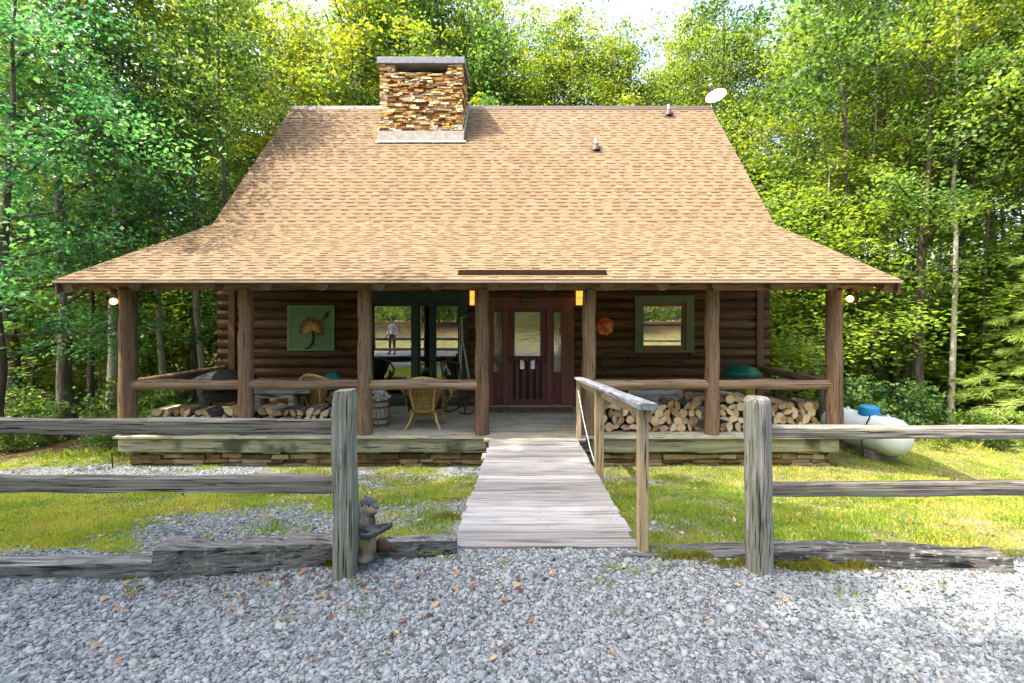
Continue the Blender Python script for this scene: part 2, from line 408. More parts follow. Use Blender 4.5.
M['gold'] = mat('gold_lettering', [(.3, (.35, .28, .13)), (.7, (.5, .42, .22))], (1, 1, 1), 12, 4, .5, .1)
BARK = [(.3, (.045, .036, .028)), (.5, (.10, .083, .066)), (.72, (.19, .165, .135))]
M['tbark'] = mat('tree_bark', BARK, (1, 1, .18), 9, 7, .95, 1.0, .04, 16, .1, .25, .1)
M['tbark_pale'] = mat('pale_tree_bark', [(.3, (.2, .17, .13)), (.5, (.36, .32, .26)), (.72, (.52, .48, .41))], (1, 1, .5), 6, 7, .95, .8, .03, 14, .1, .2, .1)
M['gstone'] = mat('gravel_stone', [(.03, (.075, .084, .087)), (.3, (.165, .183, .190)), (.65, (.22, .241, .248)), (.93, (.28, .298, .303)), (1, (.28, .245, .2))], (1, 1, 1), 60, 3, .9, .3, .003, 120, 1.0, 0, .25)
M['fleaf'] = mat('dead_leaf', [(.1, (.07, .03, .015)), (.4, (.17, .07, .028)), (.7, (.26, .125, .05)), (1, (.36, .27, .15))], (1, 1, 1), 20, 4, .8, .3, .004, 40, .9)
G_STOPS = [(.0, (.065, .135, .02)), (.35, (.14, .225, .032)), (.7, (.27, .315, .05)), (1, (.40, .365, .09))]
M['blade'] = leafmat('grass_blade', G_STOPS, .35, 0)
M['moss'] = leafmat('moss_tuft', [(0, (.06, .085, .016)), (.5, (.16, .165, .025)), (1, (.30, .26, .05))], .25, 0)
L_A = [(0, (0.018, 0.052, 0.013)), (.3, (0.045, 0.101, 0.023)), (.6, (0.083, 0.155, 0.030)), (.85, (0.140, 0.208, 0.034)), (1, (0.214, 0.256, 0.041))]
L_B = [(0, (0.032, 0.067, 0.013)), (.3, (0.074, 0.123, 0.020)), (.6, (0.131, 0.182, 0.025)), (.85, (0.207, 0.236, 0.031)), (1, (0.293, 0.283, 0.039))]
L_C = [(0, (0.018, 0.069, 0.028)), (.3, (0.044, 0.138, 0.046)), (.6, (0.081, 0.207, 0.057)), (.85, (0.132, 0.270, 0.069)), (1, (0.196, 0.322, 0.075))]
M['leaf_mid'] = leafmat('leaf_mid_green', L_A)
M['leaf_yel'] = leafmat('leaf_yellow_green', L_B)
M['leaf_blue'] = leafmat('leaf_deep_green', L_C)
M['leaf_sap'] = leafmat('sapling_leaf', [(0, (.045, .095, .018)), (.3, (.095, .165, .026)), (.6, (.15, .225, .032)), (.85, (.21, .275, .04)), (1, (.28, .32, .05))])
M['needle'] = leafmat('soft_needles', [(0, (.12, .19, .04)), (.5, (.2, .29, .06)), (1, (.30, .38, .10))], .35, .2)

# ------------------------------------------------------------------ camera / light
cam = bpy.data.cameras.new('camera'); co = bpy.data.objects.new('camera', cam); COL.objects.link(co)
FPX = 450.0
cam.sensor_width = 36; cam.lens = FPX/1024*36
cam.shift_x = -13/1024; cam.shift_y = -21.5/1024
cam.clip_start = .05; cam.clip_end = 2000
co.location = (0, 0, 1.7); co.rotation_euler = (R(90), 0, 0)
scene.camera = co
def PX(px, Y): return (px-525)*Y/FPX
def PZ(py, Y): return 1.7-(py-320)*Y/FPX

SUN = Vector((-1, -.3, 1.8)).normalized()
sl = bpy.data.lights.new('sun', 'SUN'); so = bpy.data.objects.new('sun', sl); COL.objects.link(so)
sl.energy = 2.3; sl.angle = R(.55); sl.color = (1.0, .93, .80)
so.rotation_euler = (-SUN).to_track_quat('-Z', 'Y').to_euler()
so.location = (-20, -6, 36)
w = bpy.data.worlds.new('World'); scene.world = w; w.use_nodes = True
wn = w.node_tree; bg = wn.nodes['Background']
sky = wn.nodes.new('ShaderNodeTexSky'); sky.sky_type = 'NISHITA'; sky.sun_disc = False
sky.sun_elevation = math.asin(SUN.z); sky.sun_rotation = math.atan2(SUN.x, SUN.y) % (2*PI)
sky.air_density = 1.0; sky.dust_density = 6.0; sky.ozone_density = 1.0
wn.links.new(sky.outputs[0], bg.inputs[0]); bg.inputs[1].default_value = .15
vs = scene.view_settings
vs.view_transform = 'Standard'; vs.look = 'None'; vs.exposure = 2.65; vs.gamma = 1.0
cy = scene.cycles
cy.max_bounces = 12; cy.diffuse_bounces = 10; cy.glossy_bounces = 3; cy.transmission_bounces = 4; cy.transparent_max_bounces = 6
cy.caustics_reflective = False; cy.caustics_refractive = False
cy.use_denoising = True
try: cy.denoiser = 'OPENIMAGEDENOISE'
except Exception: pass
cy.use_adaptive_sampling = True; cy.adaptive_threshold = .015

# ------------------------------------------------------------------ terrain
def gz(x, y):
    x = np.asarray(x, float); y = np.asarray(y, float)
    z = -.72*sstep((y-3.15)/4.2)
    z = z - .11*np.clip(x-5, 0, 12)*sstep((y-3.4)/3.5)
    z = z - .05*np.clip(-x-7.5, 0, 14)*sstep((y-4)/4)
    z = z - .045*np.clip(y-10.5, 0, 60) - .05*np.clip(y-7.9, 0, 3)*(np.clip(-x-6.5, 0, 1))
    z = z + 1.5*sstep((-y-9)/7)
    z = z + .02*(vnoise(x, y, .9, 2)-.5)*sstep((y-3.3)/.6)
    return z
def gz1(x, y): return float(gz(np.array([x]), np.array([y]))[0])

def f_gravel(x, y):
    """1 = bare gravel inside the lawn"""
    n = (fnoise(x, y, 1.3, 1)-.5)*1.5+.5
    b = np.zeros_like(x)
    b += .42*np.exp(-(((x+1.6)/1.0)**2+((y-4.0)/.9)**2))
    b += .30*np.exp(-(((x+3.2)/.9)**2+((y-3.7)/.35)**2))
    b += .30*np.exp(-(((x+1.6)/1.7)**2+((y-5.7)/.6)**2))
    b += .42*np.exp(-((y-7.05)/.42)**2)*(x < -.4)
    b -= .22*np.exp(-(((x+1.7)/.9)**2+((y-5.05)/.4)**2))
    b -= .25*np.exp(-(((x+4.2)/1.5)**2+((y-4.6)/.8)**2))
    b += .10*(x > .8)*np.exp(-(((x-1.3)/.5)**2+((y-6.6)/.5)**2))*2
    b -= .34*(x > 1.9)+.12*(x > .8)
    g = sstep((n+b-.50)/.52)*.95
    g = np.where(y < 3.25+.10*(vnoise(x, x*0, 2.2, 8)-.5)*2, 1.0, g)
    return g
def f_forest(x, y):
    edge = np.where(x < -5, 7.75, np.where(x > 5, 10.3, 8.5))+.8*(fnoise(x, y*0, .5, 6)-.5)
    return sstep((y-edge)/.5)*1.0

def axis_pts(lo, hi, fl, fh, step, growth):
    pts = list(np.arange(fl, fh+1e-6, step)); s = step
    p = fh
    while p < hi: s *= growth; p += s; pts.append(p)
    s = step; p = fl
    while p > lo: s *= growth; p -= s; pts.insert(0, p)
    return np.array(pts)
gx = axis_pts(-420, 420, -9, 12, .1, 1.22); gy = axis_pts(-420, 520, 2.6, 11, .1, 1.22)
X, Y = np.meshgrid(gx, gy); Xf, Yf = X.ravel(), Y.ravel()
Zf = gz(Xf, Yf)
nx, ny = len(gx), len(gy)
ii, jj = np.meshgrid(np.arange(nx-1), np.arange(ny-1)); ii = ii.ravel(); jj = jj.ravel()
F = np.stack([jj*nx+ii, jj*nx+ii+1, (jj+1)*nx+ii+1, (jj+1)*nx+ii], 1)
def groundmat():
    m = bpy.data.materials.new('ground'); nt = nodes(m)
    tc = N(nt, 'ShaderNodeTexCoord')
    ag = N(nt, 'ShaderNodeAttribute', attribute_name='gravel'); af = N(nt, 'ShaderNodeAttribute', attribute_name='forest')
    def nz(s, d=5):
        n = N(nt, 'ShaderNodeTexNoise'); n.inputs['Scale'].default_value = s; n.inputs['Detail'].default_value = d
        nt.links.new(tc.outputs['Object'], n.inputs['Vector']); return n.outputs['Fac']
    soil = ramp(nt, [(.3, (.07, .075, .025)), (.5, (.125, .125, .04)), (.7, (.20, .165, .085))], nz(3, 8))
    vo = N(nt, 'ShaderNodeTexVoronoi'); vo.inputs['Scale'].default_value = 42
    nt.links.new(tc.outputs['Object'], vo.inputs['Vector'])
    grav = ramp(nt, [(.1, (.09, .10, .115)), (.5, (.17, .187, .205)), (.9, (.29, .31, .33))], vo.outputs['Color'])
    lit = ramp(nt, [(.3, (.045, .03, .015)), (.5, (.10, .062, .03)), (.7, (.06, .085, .02))], nz(5, 8))
    c = mixc(nt, ag.outputs['Fac'], soil, grav)
    c = mixc(nt, af.outputs['Fac'], c, lit)
    b = N(nt, 'ShaderNodeBsdfPrincipled'); b.inputs['Roughness'].default_value = .95; b.inputs['Specular IOR Level'].default_value = .15
    nt.links.new(c, b.inputs['Base Color'])
    bp = N(nt, 'ShaderNodeBump'); bp.inputs['Strength'].default_value = .8; bp.inputs['Distance'].default_value = .02
    h = mathn(nt, 'ADD', vo.outputs['Distance'], nz(30, 6)); nt.links.new(h, bp.inputs['Height']); nt.links.new(bp.outputs[0], b.inputs['Normal'])
    o = N(nt, 'ShaderNodeOutputMaterial'); nt.links.new(b.outputs[0], o.inputs[0]); return m
M['ground'] = groundmat()
ground = np_mesh('ground', np.stack([Xf, Yf, Zf], 1), F, None, M['ground'], smooth=True)
for nm, fn in (('gravel', f_gravel), ('forest', f_forest)):
    at = ground.data.attributes.new(nm, 'FLOAT', 'POINT')
    val = fn(Xf, Yf)
    if nm == 'forest': val = np.maximum(val, sstep((np.abs(Xf)-14)/3)*(Yf > 0)); val = np.where(Yf < -11, 1., val)
    if nm == 'gravel':
        drv = sstep((Yf+5)/1.5); val = np.where(Yf < 2, drv, val)   # bare ground of the far verge
    at.data.foreach_set('value', val.astype(np.float32))
tag(ground, kind='structure')

# ---- gravel stones
def stones(x, y, z, s, name):
    n = len(x)
    base = np.array([[-1, -1, -.5], [1, -1, -.5], [1, 1, -.5], [-1, 1, -.5], [-.75, -.75, .5], [.75, -.75, .5], [.75, .75, .5], [-.75, .75, .5]])
    P = base[None]*np.ones((n, 1, 1))+rng.uniform(-.38, .38, (n, 8, 3))
    P[:, :, 0] *= rng.uniform(.7, 1.35, (n, 1)); P[:, :, 2] *= rng.uniform(.4, 1.1, (n, 1))
    P *= s[:, None, None]
    a = rng.uniform(0, 2*PI, n); ca, sa = np.cos(a)[:, None], np.sin(a)[:, None]
    t = rng.normal(0, .42, (n, 1)); ct, st = np.cos(t), np.sin(t)
    px, py, pz = P[:, :, 0], P[:, :, 1], P[:, :, 2]
    py, pz = py*ct-pz*st, py*st+pz*ct
    px, py = px*ca-py*sa, px*sa+py*ca
    V = np.stack([px+x[:, None], py+y[:, None], pz+z[:, None]], 2).reshape(-1, 3)
    fb = np.array([[0, 3, 2, 1], [4, 5, 6, 7], [0, 1, 5, 4], [1, 2, 6, 5], [2, 3, 7, 6], [3, 0, 4, 7]])
    F = (fb[None]+np.arange(n)[:, None, None]*8).reshape(-1, 4)
    A = np.repeat(rng.uniform(0, 1, n), 6)
    o = np_mesh(name, V, F, A, M['gstone']); tag(o, kind='stuff'); return o
n1 = 290000
y1 = rng.uniform(1.2, 3.35, n1); x1 = rng.uniform(-1, 1, n1)*(1.35*y1+.3)
n2 = 14000
y2 = rng.uniform(-1.5, 1.3, n2); x2 = rng.uniform(-3.4, 3.4, n2)
n3 = 130000
y3 = rng.uniform(3.3, 7.4, n3); x3 = rng.uniform(-1.15, 1.15, n3)*y3
keep = (rng.uniform(0, 1, n3) < f_gravel(x3, y3)*.9+.03) & ~((x3 > -.6) & (x3 < .9)) & (f_forest(x3, y3) < .5) & (x3 < 4)
x3, y3 = x3[keep], y3[keep]
xs = np.concatenate([x1, x2, x3]); ys = np.concatenate([y1, y2, y3])
ss = .0051*np.exp(rng.normal(0, .48, len(xs))); ss = np.clip(ss, .003, .026)
stones(xs, ys, gz(xs, ys)+ss*.15+rng.uniform(0, .008, len(xs)), ss, 'gravel')

# ---- grass blades
def blades(x, y, z, h, wd, name, m, vv):
    n = len(x)
    a = rng.uniform(0, 2*PI, n); ln = rng.uniform(.15, .8, n)*h; la = rng.uniform(0, 2*PI, n)
    dx, dy = np.cos(a)*wd, np.sin(a)*wd
    tx, ty = np.cos(la)*ln, np.sin(la)*ln
    V = np.stack([np.stack([x-dx, y-dy, z-.005], 1), np.stack([x+dx, y+dy, z-.005], 1),
                  np.stack([x+dx*.6+tx*.45, y+dy*.6+ty*.45, z+h*.62], 1), np.stack([x+tx, y+ty, z+h], 1)], 1).reshape(-1, 3)
    F = np.arange(n*4).reshape(-1, 4)
    o = np_mesh(name, V, F, vv, m); tag(o, kind='stuff'); return o
ng = 560000
u = rng.uniform(0, 1, ng)
yg = 3.2+(11.5-3.2)*u**1.6; xg = rng.uniform(-1.25, 1.2, ng)*yg
den = fnoise(xg, yg, 2.3, 11)
keep = (rng.uniform(0, 1, ng) < (1-f_gravel(xg, yg))*np.clip(.32+2.3*(den-.40), .06, 1)) & (f_forest(xg, yg) < .6) & ~((xg > -.62) & (xg < .86) & (yg < 7.4)) & ~((xg > -6.7) & (xg < 5.25) & (yg > 7.42))
xg, yg = xg[keep], yg[keep]
hg = rng.uniform(.014, .042, len(xg))*(.35+1.7*fnoise(xg, yg, 2.2, 13)**1.3)
edge = f_forest(xg, yg) > .05
hg[edge] *= rng.uniform(1.5, 4, edge.sum())
vg = np.clip(.05+.95*fnoise(xg, yg, 1.6, 17)+rng.normal(0, .15, len(xg))+sstep((xg-1.6)/2.5)*.24+np.where(xg < -2.5, .08, 0), 0, 1)  # right lawn yellower: drier grass, with sunlight also put into the blade colour
blades(xg, yg, gz(xg, yg), hg, rng.uniform(.002, .0045, len(xg))*(1+.12*yg), 'grass', M['blade'], vg)
nk = 16000
ck_x, ck_y = rng.uniform(-6, 7.5, 420), rng.uniform(3.35, 8.5, 420); kk = rng.integers(0, 420, nk)
xk = ck_x[kk]+rng.normal(0, .07, nk); yk = ck_y[kk]+rng.normal(0, .06, nk)
ok_ = (f_gravel(xk, yk) < .85) & ~((xk > -.62) & (xk < .9)) & ~((xk > -6.7) & (xk < 5.25) & (yk > 7.3)) & (f_forest(xk, yk) < .3)
xk, yk = xk[ok_], yk[ok_]
blades(xk, yk, gz(xk, yk), rng.uniform(.012, .03, len(xk)), rng.uniform(.006, .014, len(xk)), 'clover', M['blade'], np.clip(.1+.3*rng.uniform(0, 1, len(xk)), 0, 1))
# stray weeds poking through the driveway
nw = 900
cx_, cy_ = rng.uniform(-2.6, 2.8, 26), rng.uniform(2.5, 3.25, 26)
k_ = rng.integers(0, 26, nw); xw = cx_[k_]+rng.normal(0, .05, nw); yw = cy_[k_]+rng.normal(0, .03, nw)
blades(xw, yw, gz(xw, yw), rng.uniform(.015, .05, nw), rng.uniform(.002, .004, nw), 'weeds', M['blade'], rng.uniform(.2, .7, nw))
# moss
nm_ = 18000
mc = [(1.98, 3.07, .22, .05, .05), (2.25, 3.1, .14, .05, .045), (1.55, 3.12, .3, .05, .02), (-.72, 4.1, .10, .10, .012), (-.85, 4.9, .12, .1, .008), (-1.3, 3.12, .12, .03, .01), (1.2, 3.22, .25, .05, .012)]
ki = rng.integers(0, len(mc), nm_); mca = np.array(mc)
xm = mca[ki, 0]+rng.normal(0, 1, nm_)*mca[ki, 2]*.55; ym = mca[ki, 1]+rng.normal(0, 1, nm_)*mca[ki, 3]*.55
q = ((xm-mca[ki, 0])/mca[ki, 2])**2+((ym-mca[ki, 1])/mca[ki, 3])**2
zm = gz(xm, ym)+mca[ki, 4]*np.exp(-q*1.2)*(.35+1.1*vnoise(xm, ym, 11, 4))
blades(xm, ym, zm, rng.uniform(.006, .03, nm_)*(.4+1.2*vnoise(xm, ym, 14, 6)), rng.uniform(.003, .007, nm_), 'moss', M['moss'], np.clip(rng.uniform(0, 1, nm_)*.6+.4*vnoise(xm, ym, 9, 5), 0, 1))

# ---- fallen leaves
def leaf_litter(n, xr, yr, smin, smax, bias):
    x = rng.uniform(*xr, n); y = bias(n) if bias else rng.uniform(*yr, n)
    return x, y, rng.uniform(smin, smax, n)
xa, ya, sa_ = leaf_litter(150, (-2.7, .2), None, .008, .026, lambda n: 3.0-np.abs(rng.normal(0, .35, n)))
xb, yb, sb_ = leaf_litter(60, (-.5, 3.0), None, .007, .02, lambda n: 3.1-np.abs(rng.normal(0, .55, n)))
xc_, yc_, sc_ = leaf_litter(240, (-5, 4), (3.4, 7), .01, .03, None)
kp = ~((xc_ > -.65) & (xc_ < .9)); xc_, yc_, sc_ = xc_[kp], yc_[kp], sc_[kp]
xl = np.concatenate([xa, xb, xc_]); yl = np.concatenate([ya, yb, yc_]); sl_ = np.concatenate([sa_, sb_, sc_]); nl = len(xl)
zl = gz(xl, yl)+.018+rng.uniform(0, .012, nl)
an = rng.uniform(0, 2*PI, nl); tilt = rng.normal(0, .35, (nl, 2)); cup = rng.uniform(-.3, .6, nl)
dv = np.stack([np.cos(an), np.sin(an), tilt[:, 0]], 1); sv = np.stack([-np.sin(an), np.cos(an), tilt[:, 1]], 1)
C0 = np.stack([xl, yl, zl], 1)
def lp(a, b, c): return C0+dv*(a*sl_)[:, None]+sv*(b*sl_)[:, None]+np.stack([0*xl, 0*xl, c*sl_], 1)
on = np.ones(nl)
Vl = np.stack([lp(-1.2*on, 0*on, 0*on), lp(-.2*on, -.62*on, cup), lp(1.25*on, 0*on, cup*.3), lp(-.2*on, .62*on, cup)], 1).reshape(-1, 3)
tag(np_mesh('fallen_leaves', Vl, np.arange(nl*4).reshape(-1, 4), rng.uniform(0, 1, nl), M['fleaf']), kind='stuff')

# ------------------------------------------------------------------ rough wooden members
def rough_beam(mb, p0, p1, w, h, n=26, jit=.006, seed=0, round_=.25, up=(0, 0, 1), sag=0.0, taper=(1, 1), endtaper=True, mat=0):
    """hand-hewn member with an uneven rounded-rectangle section"""
    p0 = Vector(p0); p1 = Vector(p1); d = (p1-p0); L = d.length; d.normalize()
    up = Vector(up); s = d.cross(up).normalized(); up = s.cross(d)
    sec = []
    K = 20
    for j in range(K):
        a = 2*PI*j/K
        ca, sa = math.cos(a), math.sin(a)
        e = 2.0/(2+6*(1-round_))
        sec.append((math.copysign(abs(ca)**e, ca)*.5, math.copysign(abs(sa)**e, sa)*.5))
    vv = []
    for i in range(n):
        t = i/(n-1)
        c = p0+d*(L*t)+up*(-sag*4*t*(1-t))
        tp = taper[0]+(taper[1]-taper[0])*t
        if endtaper and (i == 0 or i == n-1): tp *= .93
        for j, (a, b) in enumerate(sec):
            q = c+s*(a*w*tp)+up*(b*h*tp)
            k = mnoise.noise(Vector((q.x*2.2+seed*7, q.y*2.2, q.z*2.2)))*2.2+mnoise.noise(Vector((a*9+seed*3, b*9, t*L*1.6)))*1.6
            dirv = (s*a+up*b).normalized()
            vv.append(q+dirv*(k*jit))
    ff = []
    for i in range(n-1):
        for j in range(K):
            ff.append((i*K+j, i*K+(j+1) % K, (i+1)*K+(j+1) % K, (i+1)*K+j))
    ff.append(tuple(range(K))[::-1]); ff.append(tuple((n-1)*K+j for j in range(K)))
    mb.add(vv, ff, mat)

# ------------------------------------------------------------------ the cabin
FL = -.2                       # porch floor level
YP, YW = 7.5, 10.0             # post line, front wall
cabin = empty('log_cabin', (0, 0, 0), 0, 'brown log cabin with a tan shingle roof and a full-width front porch', 'cabin')
post_x = [PX(p, YP) for p in (128, 246, 365, 482, 589, 712, 834)]
for i, x in enumerate(post_x):
    mb = MB()
    zs = np.linspace(FL, 2.2, 14)
    r0 = .125 if i in (0, 6) else .115
    mb.tube([(x+.008*math.sin(k*1.3+i), YP+.006*math.cos(k*1.7+i), z) for k, z in enumerate(zs)], [r0*(1.04-.08*k/13+.02*math.sin(k*2.1+i*2)) for k in range(14)], 20)
    mb.build('porch_post', M['post'], cabin, smooth=50)
# deck
mb = MB()
yb_ = 7.33
k = 0
while yb_ < 10.0:
    zz = FL-.02+random.uniform(-.002, .002)
    cuts = sorted([-6.72, 5.2]+[random.uniform(-4.5, 3.2) for _ in range(2)])
    for a, b in zip(cuts[:-1], cuts[1:]):
        mb.box2((a+.002, yb_, zz-.02), (b-.002, min(yb_+.138, 10.0), zz+.02))
    yb_ += .144; k += 1
mb.build('porch_deck', M['deck'], cabin, bevel=.004)
mb = MB()
rough_beam(mb, (-6.68, 7.42, -.355), (-.62, 7.42, -.355), .07, .235, 60, .006, 3, .1)
rough_beam(mb, (.86, 7.42, -.355), (5.16, 7.42, -.355), .07, .235, 60, .006, 5, .1)
mb.box2((5.10, 7.46, -.47), (5.16, 10, -.245)); mb.box2((-6.68, 7.46, -.47), (-6.62, 10, -.245))
mb.build('skirt_board', M['skirt'], cabin, smooth=40)

def stone_face(mb, o, u, n, W, H, hmin=.045, hmax=.1, lmin=.12, lmax=.42, depth=.16, prot=.03, gap=.006):
    o = Vector(o); u = Vector(u); n = Vector(n); z = 0
    up = Vector((0, 0, 1))
    rot = Matrix((u, n, up)).transposed()
    while z < H-.015:
        h = min(random.uniform(hmin, hmax), H-z)
        x = -random.uniform(0, .05) if False else 0
        while x < W-.01:
            l = min(random.uniform(lmin, lmax), W-x)
            if W-x-l < .06: l = W-x
            hh = h*random.uniform(.82, 1.0); p = random.uniform(-prot, prot)
            c = o+u*(x+l/2)+up*(z+h/2)+n*(p-depth/2)
            mb.box(c, (l-gap, depth, hh-gap*.6), rot, 0, random.random(), jit=min(.012, h*.16))
            x += l
        z += h
mb = MB()
stone_face(mb, (-6.58, 7.5, -1.0), (1, 0, 0), (0, -1, 0), 11.66, .53, .05, .1, .15, .55)
stone_face(mb, (5.06, 7.5, -1.3), (0, 1, 0), (1, 0, 0), 10.5, .83, .06, .12, .2, .6)
stone_face(mb, (-6.56, 18, -1.3), (0, -1, 0), (-1, 0, 0), 10.5, .83, .06, .12, .2, .6)
mb.box2((-6.45, 7.62, -1.4), (4.95, 18, -.48), 1)
mb.build('stone_foundation', [M['stonelow'], M['mortar']], cabin, bevel=.006)

# beam, joists
mb = MB()
xs_ = np.linspace(-7.2, 5.74, 40)
mb.tube([(x, YP, 2.3+.006*math.sin(x*3)) for x in xs_], [.105+.005*math.sin(x*2.3) for x in xs_], 18, capmat=1)
mb.build('porch_beam', [M['beam'], M['logend']], cabin, smooth=50)
for px in (136, 210, 267, 322.5, 379, 435, 493, 550, 606, 662, 718, 776, 832):
    x = PX(px, 7.2); mb = MB()
    mb.tube([(x, 7.17, 2.268), (x, 7.62, 2.35), (x, 9.9, 3.35)], [.104, .1, .1], 18, capmat=1)
    mb.build('ceiling_joist', [M['joist'], M['logend']], cabin, smooth=50)
mb = MB()
for k in range(16):
    y = 7.62+k*.145
    if y+.14 > 9.88: break
    z0 = 2.32+(y-6.95)*.454-.11
    mb.add([(-6.9, y, z0), (5.45, y, z0), (5.45, y+.14, z0+.0636), (-6.9, y+.14, z0+.0636), (-6.9, y, z0-.018), (5.45, y, z0-.018), (5.45, y+.14, z0+.0456), (-6.9, y+.14, z0+.0456)], [(0, 1, 2, 3), (4, 5, 6, 7), (0, 1, 5, 4), (2, 3, 7, 6)])
mb.build('porch_ceiling', M['ceil'], cabin)
# railings
for a, b in ((0, 1), (1, 2), (2, 3), (4, 5), (5, 6)):
    mb = MB(); xs_ = np.linspace(post_x[a]+.06, post_x[b]-.06, 12)
    mb.tube([(x, YP, .625+.006*math.sin(x*4+a)) for x in xs_], [.082+.004*math.sin(x*5) for x in xs_], 16)
    mb.build('railing', M['rail'], cabin, smooth=50)
for x in (post_x[0], post_x[6]):
    mb = MB(); ys_ = np.linspace(YP+.06, 9.88, 12)
    mb.tube([(x, y, .625) for y in ys_], .08, 16)
    mb.build('railing', M['joist'], cabin, smooth=50)

# log wall
DOOR = (-.822, 1.067, FL, 2.21); SLD = (-3.42, -1.27, FL, 2.33); WIN = (2.41, 3.70, .985, 2.235)
mb = MB(); ch = .213; k = 0
while FL+k*ch < 3.45:
    zc = FL+(k+.5)*ch
    cuts = []
    for (a, b, z0, z1) in (SLD, DOOR, WIN):
        if zc > z0-.03 and zc < z1+.0: cuts.append((a, b))
    x = -6.78; segs = []
    for a, b in sorted(cuts): segs.append((x, a+.02)); x = b-.02
    segs.append((x, 5.40))
    av = random.random()
    for a, b in segs:
        nn = max(2, int((b-a)/.5)); xx = np.linspace(a, b, nn)
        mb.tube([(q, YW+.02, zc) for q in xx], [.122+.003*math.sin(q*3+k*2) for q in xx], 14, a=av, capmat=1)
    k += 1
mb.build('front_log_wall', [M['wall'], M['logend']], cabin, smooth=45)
mb = MB()
mb.box2((-6.5, YW+.03, FL-.1), (SLD[0], YW+.1, 3.45)); mb.box2((SLD[1], YW+.03, FL-.1), (DOOR[0], YW+.1, 3.45)); mb.box2((DOOR[1], YW+.03, FL-.1), (WIN[0], YW+.1, 3.45)); mb.box2((WIN[1], YW+.03, FL-.1), (5.15, YW+.1, 3.45))
mb.box2((SLD[0], YW+.032, SLD[3]), (SLD[1], YW+.098, 3.448)); mb.box2((DOOR[0], YW+.032, DOOR[3]), (DOOR[1], YW+.098, 3.448)); mb.box2((WIN[0], YW+.032, WIN[3]), (WIN[1], YW+.098, 3.448)); mb.box2((WIN[0], YW+.032, FL-.1), (WIN[1], YW+.098, WIN[2]))
mb.build('wall_backing', M['wallflat'], cabin)
for xw_ in (-6.5, 5.16):
    mb = MB(); k = 0
    while FL+k*ch < 3.3:
        mb.tube([(xw_, 10.12, FL+(k+1)*ch), (xw_, 18.2, FL+(k+1)*ch)], .12, 14, capmat=1); k += 1
    mb.build('side_log_wall', [M['wally'], M['logend']], cabin, smooth=45)
for xw_ in (-6.44, 5.16):
    mb = MB(); mb.box2((xw_-.07, YW-.13, FL), (xw_+.07, YW+.02, 3.4)); mb.build('corner_board', M['wallflat'], cabin, bevel=.006)
mb = MB()
mb.box2((-6.48, 18.0, FL-.3), (5.14, 18.12, 3.6))
prof_g = [(10.1, 2.5), (10.5, 3.6), (14.06, 8.05), (17.6, 3.6), (18.0, 2.5)]
mb.prism(prof_g, -6.56, -6.44, 'x'); mb.prism(prof_g, 5.1, 5.22, 'x')
mb.box2((-6.4, 10.15, FL-.06), (5.05, 17.9, FL-.01))
mb.box2((-6.4, 10.15, 2.6), (5.05, 17.9, 2.7))
mb.build('gable_wall', M['wallflat'], cabin)

# roof
RX0, RX1 = -7.25, 5.79
E, B, RG = (6.95, 2.32), (10.45, 3.91), (14.06, 8.36)
B2, E2 = (17.67, 3.91), (21.17, 2.32)
def offs(p, n, d): return (p[0]+n[0]*d, p[1]+n[1]*d)
roof = None
mb = MB()
th = .055
top = [E, B, RG, B2, E2]
bot = [(E2[0], E2[1]-th*1.1), (B2[0]-.05, B2[1]-th*1.3), (RG[0], RG[1]-th*1.8), (B[0]+.05, B[1]-th*1.3), (E[0], E[1]-th*.35)]
dz = -.03
mb.prism([(p[0], p[1]+dz) for p in top]+[(p[0], p[1]+dz) for p in bot], RX0+.02, RX1-.02, 'x')
roof = mb.build('roof', M['fascia'], cabin)
def course_plane(mb, lo, hi, expo=.143):
    d = Vector((0, hi[0]-lo[0], hi[1]-lo[1])); L = d.length; d.normalize()
    n = Vector((0, -d.z, d.y))
    k = int(L/expo); expo = L/k
    O = Vector((0, lo[0], lo[1]))
    for i in range(k):
        b = O+d*(i*expo); t = O+d*((i+1)*expo+.03)
        tb = .006
        x0, x1 = RX0-.01, RX1+.01
        mb.add([(x0, *(b+n*tb).yz), (x1, *(b+n*tb).yz), (x1, *(t+n*.0).yz), (x0, *(t+n*.0).yz), (x0, *(b-n*.012).yz), (x1, *(b-n*.012).yz)],
               [(0, 1, 2, 3), (4, 5, 1, 0)], 0, .06+random.uniform(-.04, .12))
        x = x0
        while x < x1:                                     # the laminated tabs of this course
            b_ = min(x+random.uniform(.12, .40), x1)
            up = tb+random.uniform(.001, .007); tt = O+d*((i+.99)*expo); dn = b-d*random.uniform(0, .006)
            v = [(x, *(dn+n*up).yz), (b_, *(dn+n*up).yz), (b_, *(tt+n*.0035).yz), (x, *(tt+n*.0035).yz), (x, *(dn-n*.004).yz), (b_, *(dn-n*.004).yz)]
            mb.add(v, [(0, 1, 2, 3), (4, 5, 1, 0)], 0, min(.95, max(.42, random.gauss(.62, .085))))
            x = b_
        x = x0+random.uniform(0, .25)
        while x < x1-.05:                                 # darker under-layer showing between the tabs
            b_ = min(x+random.uniform(.10, .26), x1)
            h0 = random.uniform(.60, .72)
            lo_, hi_ = O+d*((i+h0)*expo), O+d*((i+.995)*expo)
            v = [(x, *(lo_+n*(.0105+.006*(1-h0)+.002)).yz), (b_, *(lo_+n*(.0105+.006*(1-h0)+.002)).yz), (b_, *(hi_+n*.0075).yz), (x, *(hi_+n*.0075).yz)]
            mb.add(v, [(0, 1, 2, 3)], 0, random.uniform(.10, .30))
            x = b_+random.uniform(.08, .30)
mb = MB()
course_plane(mb, E, B); course_plane(mb, B, RG)
mb.build('shingles', M['shingle'], roof)
mb = MB()
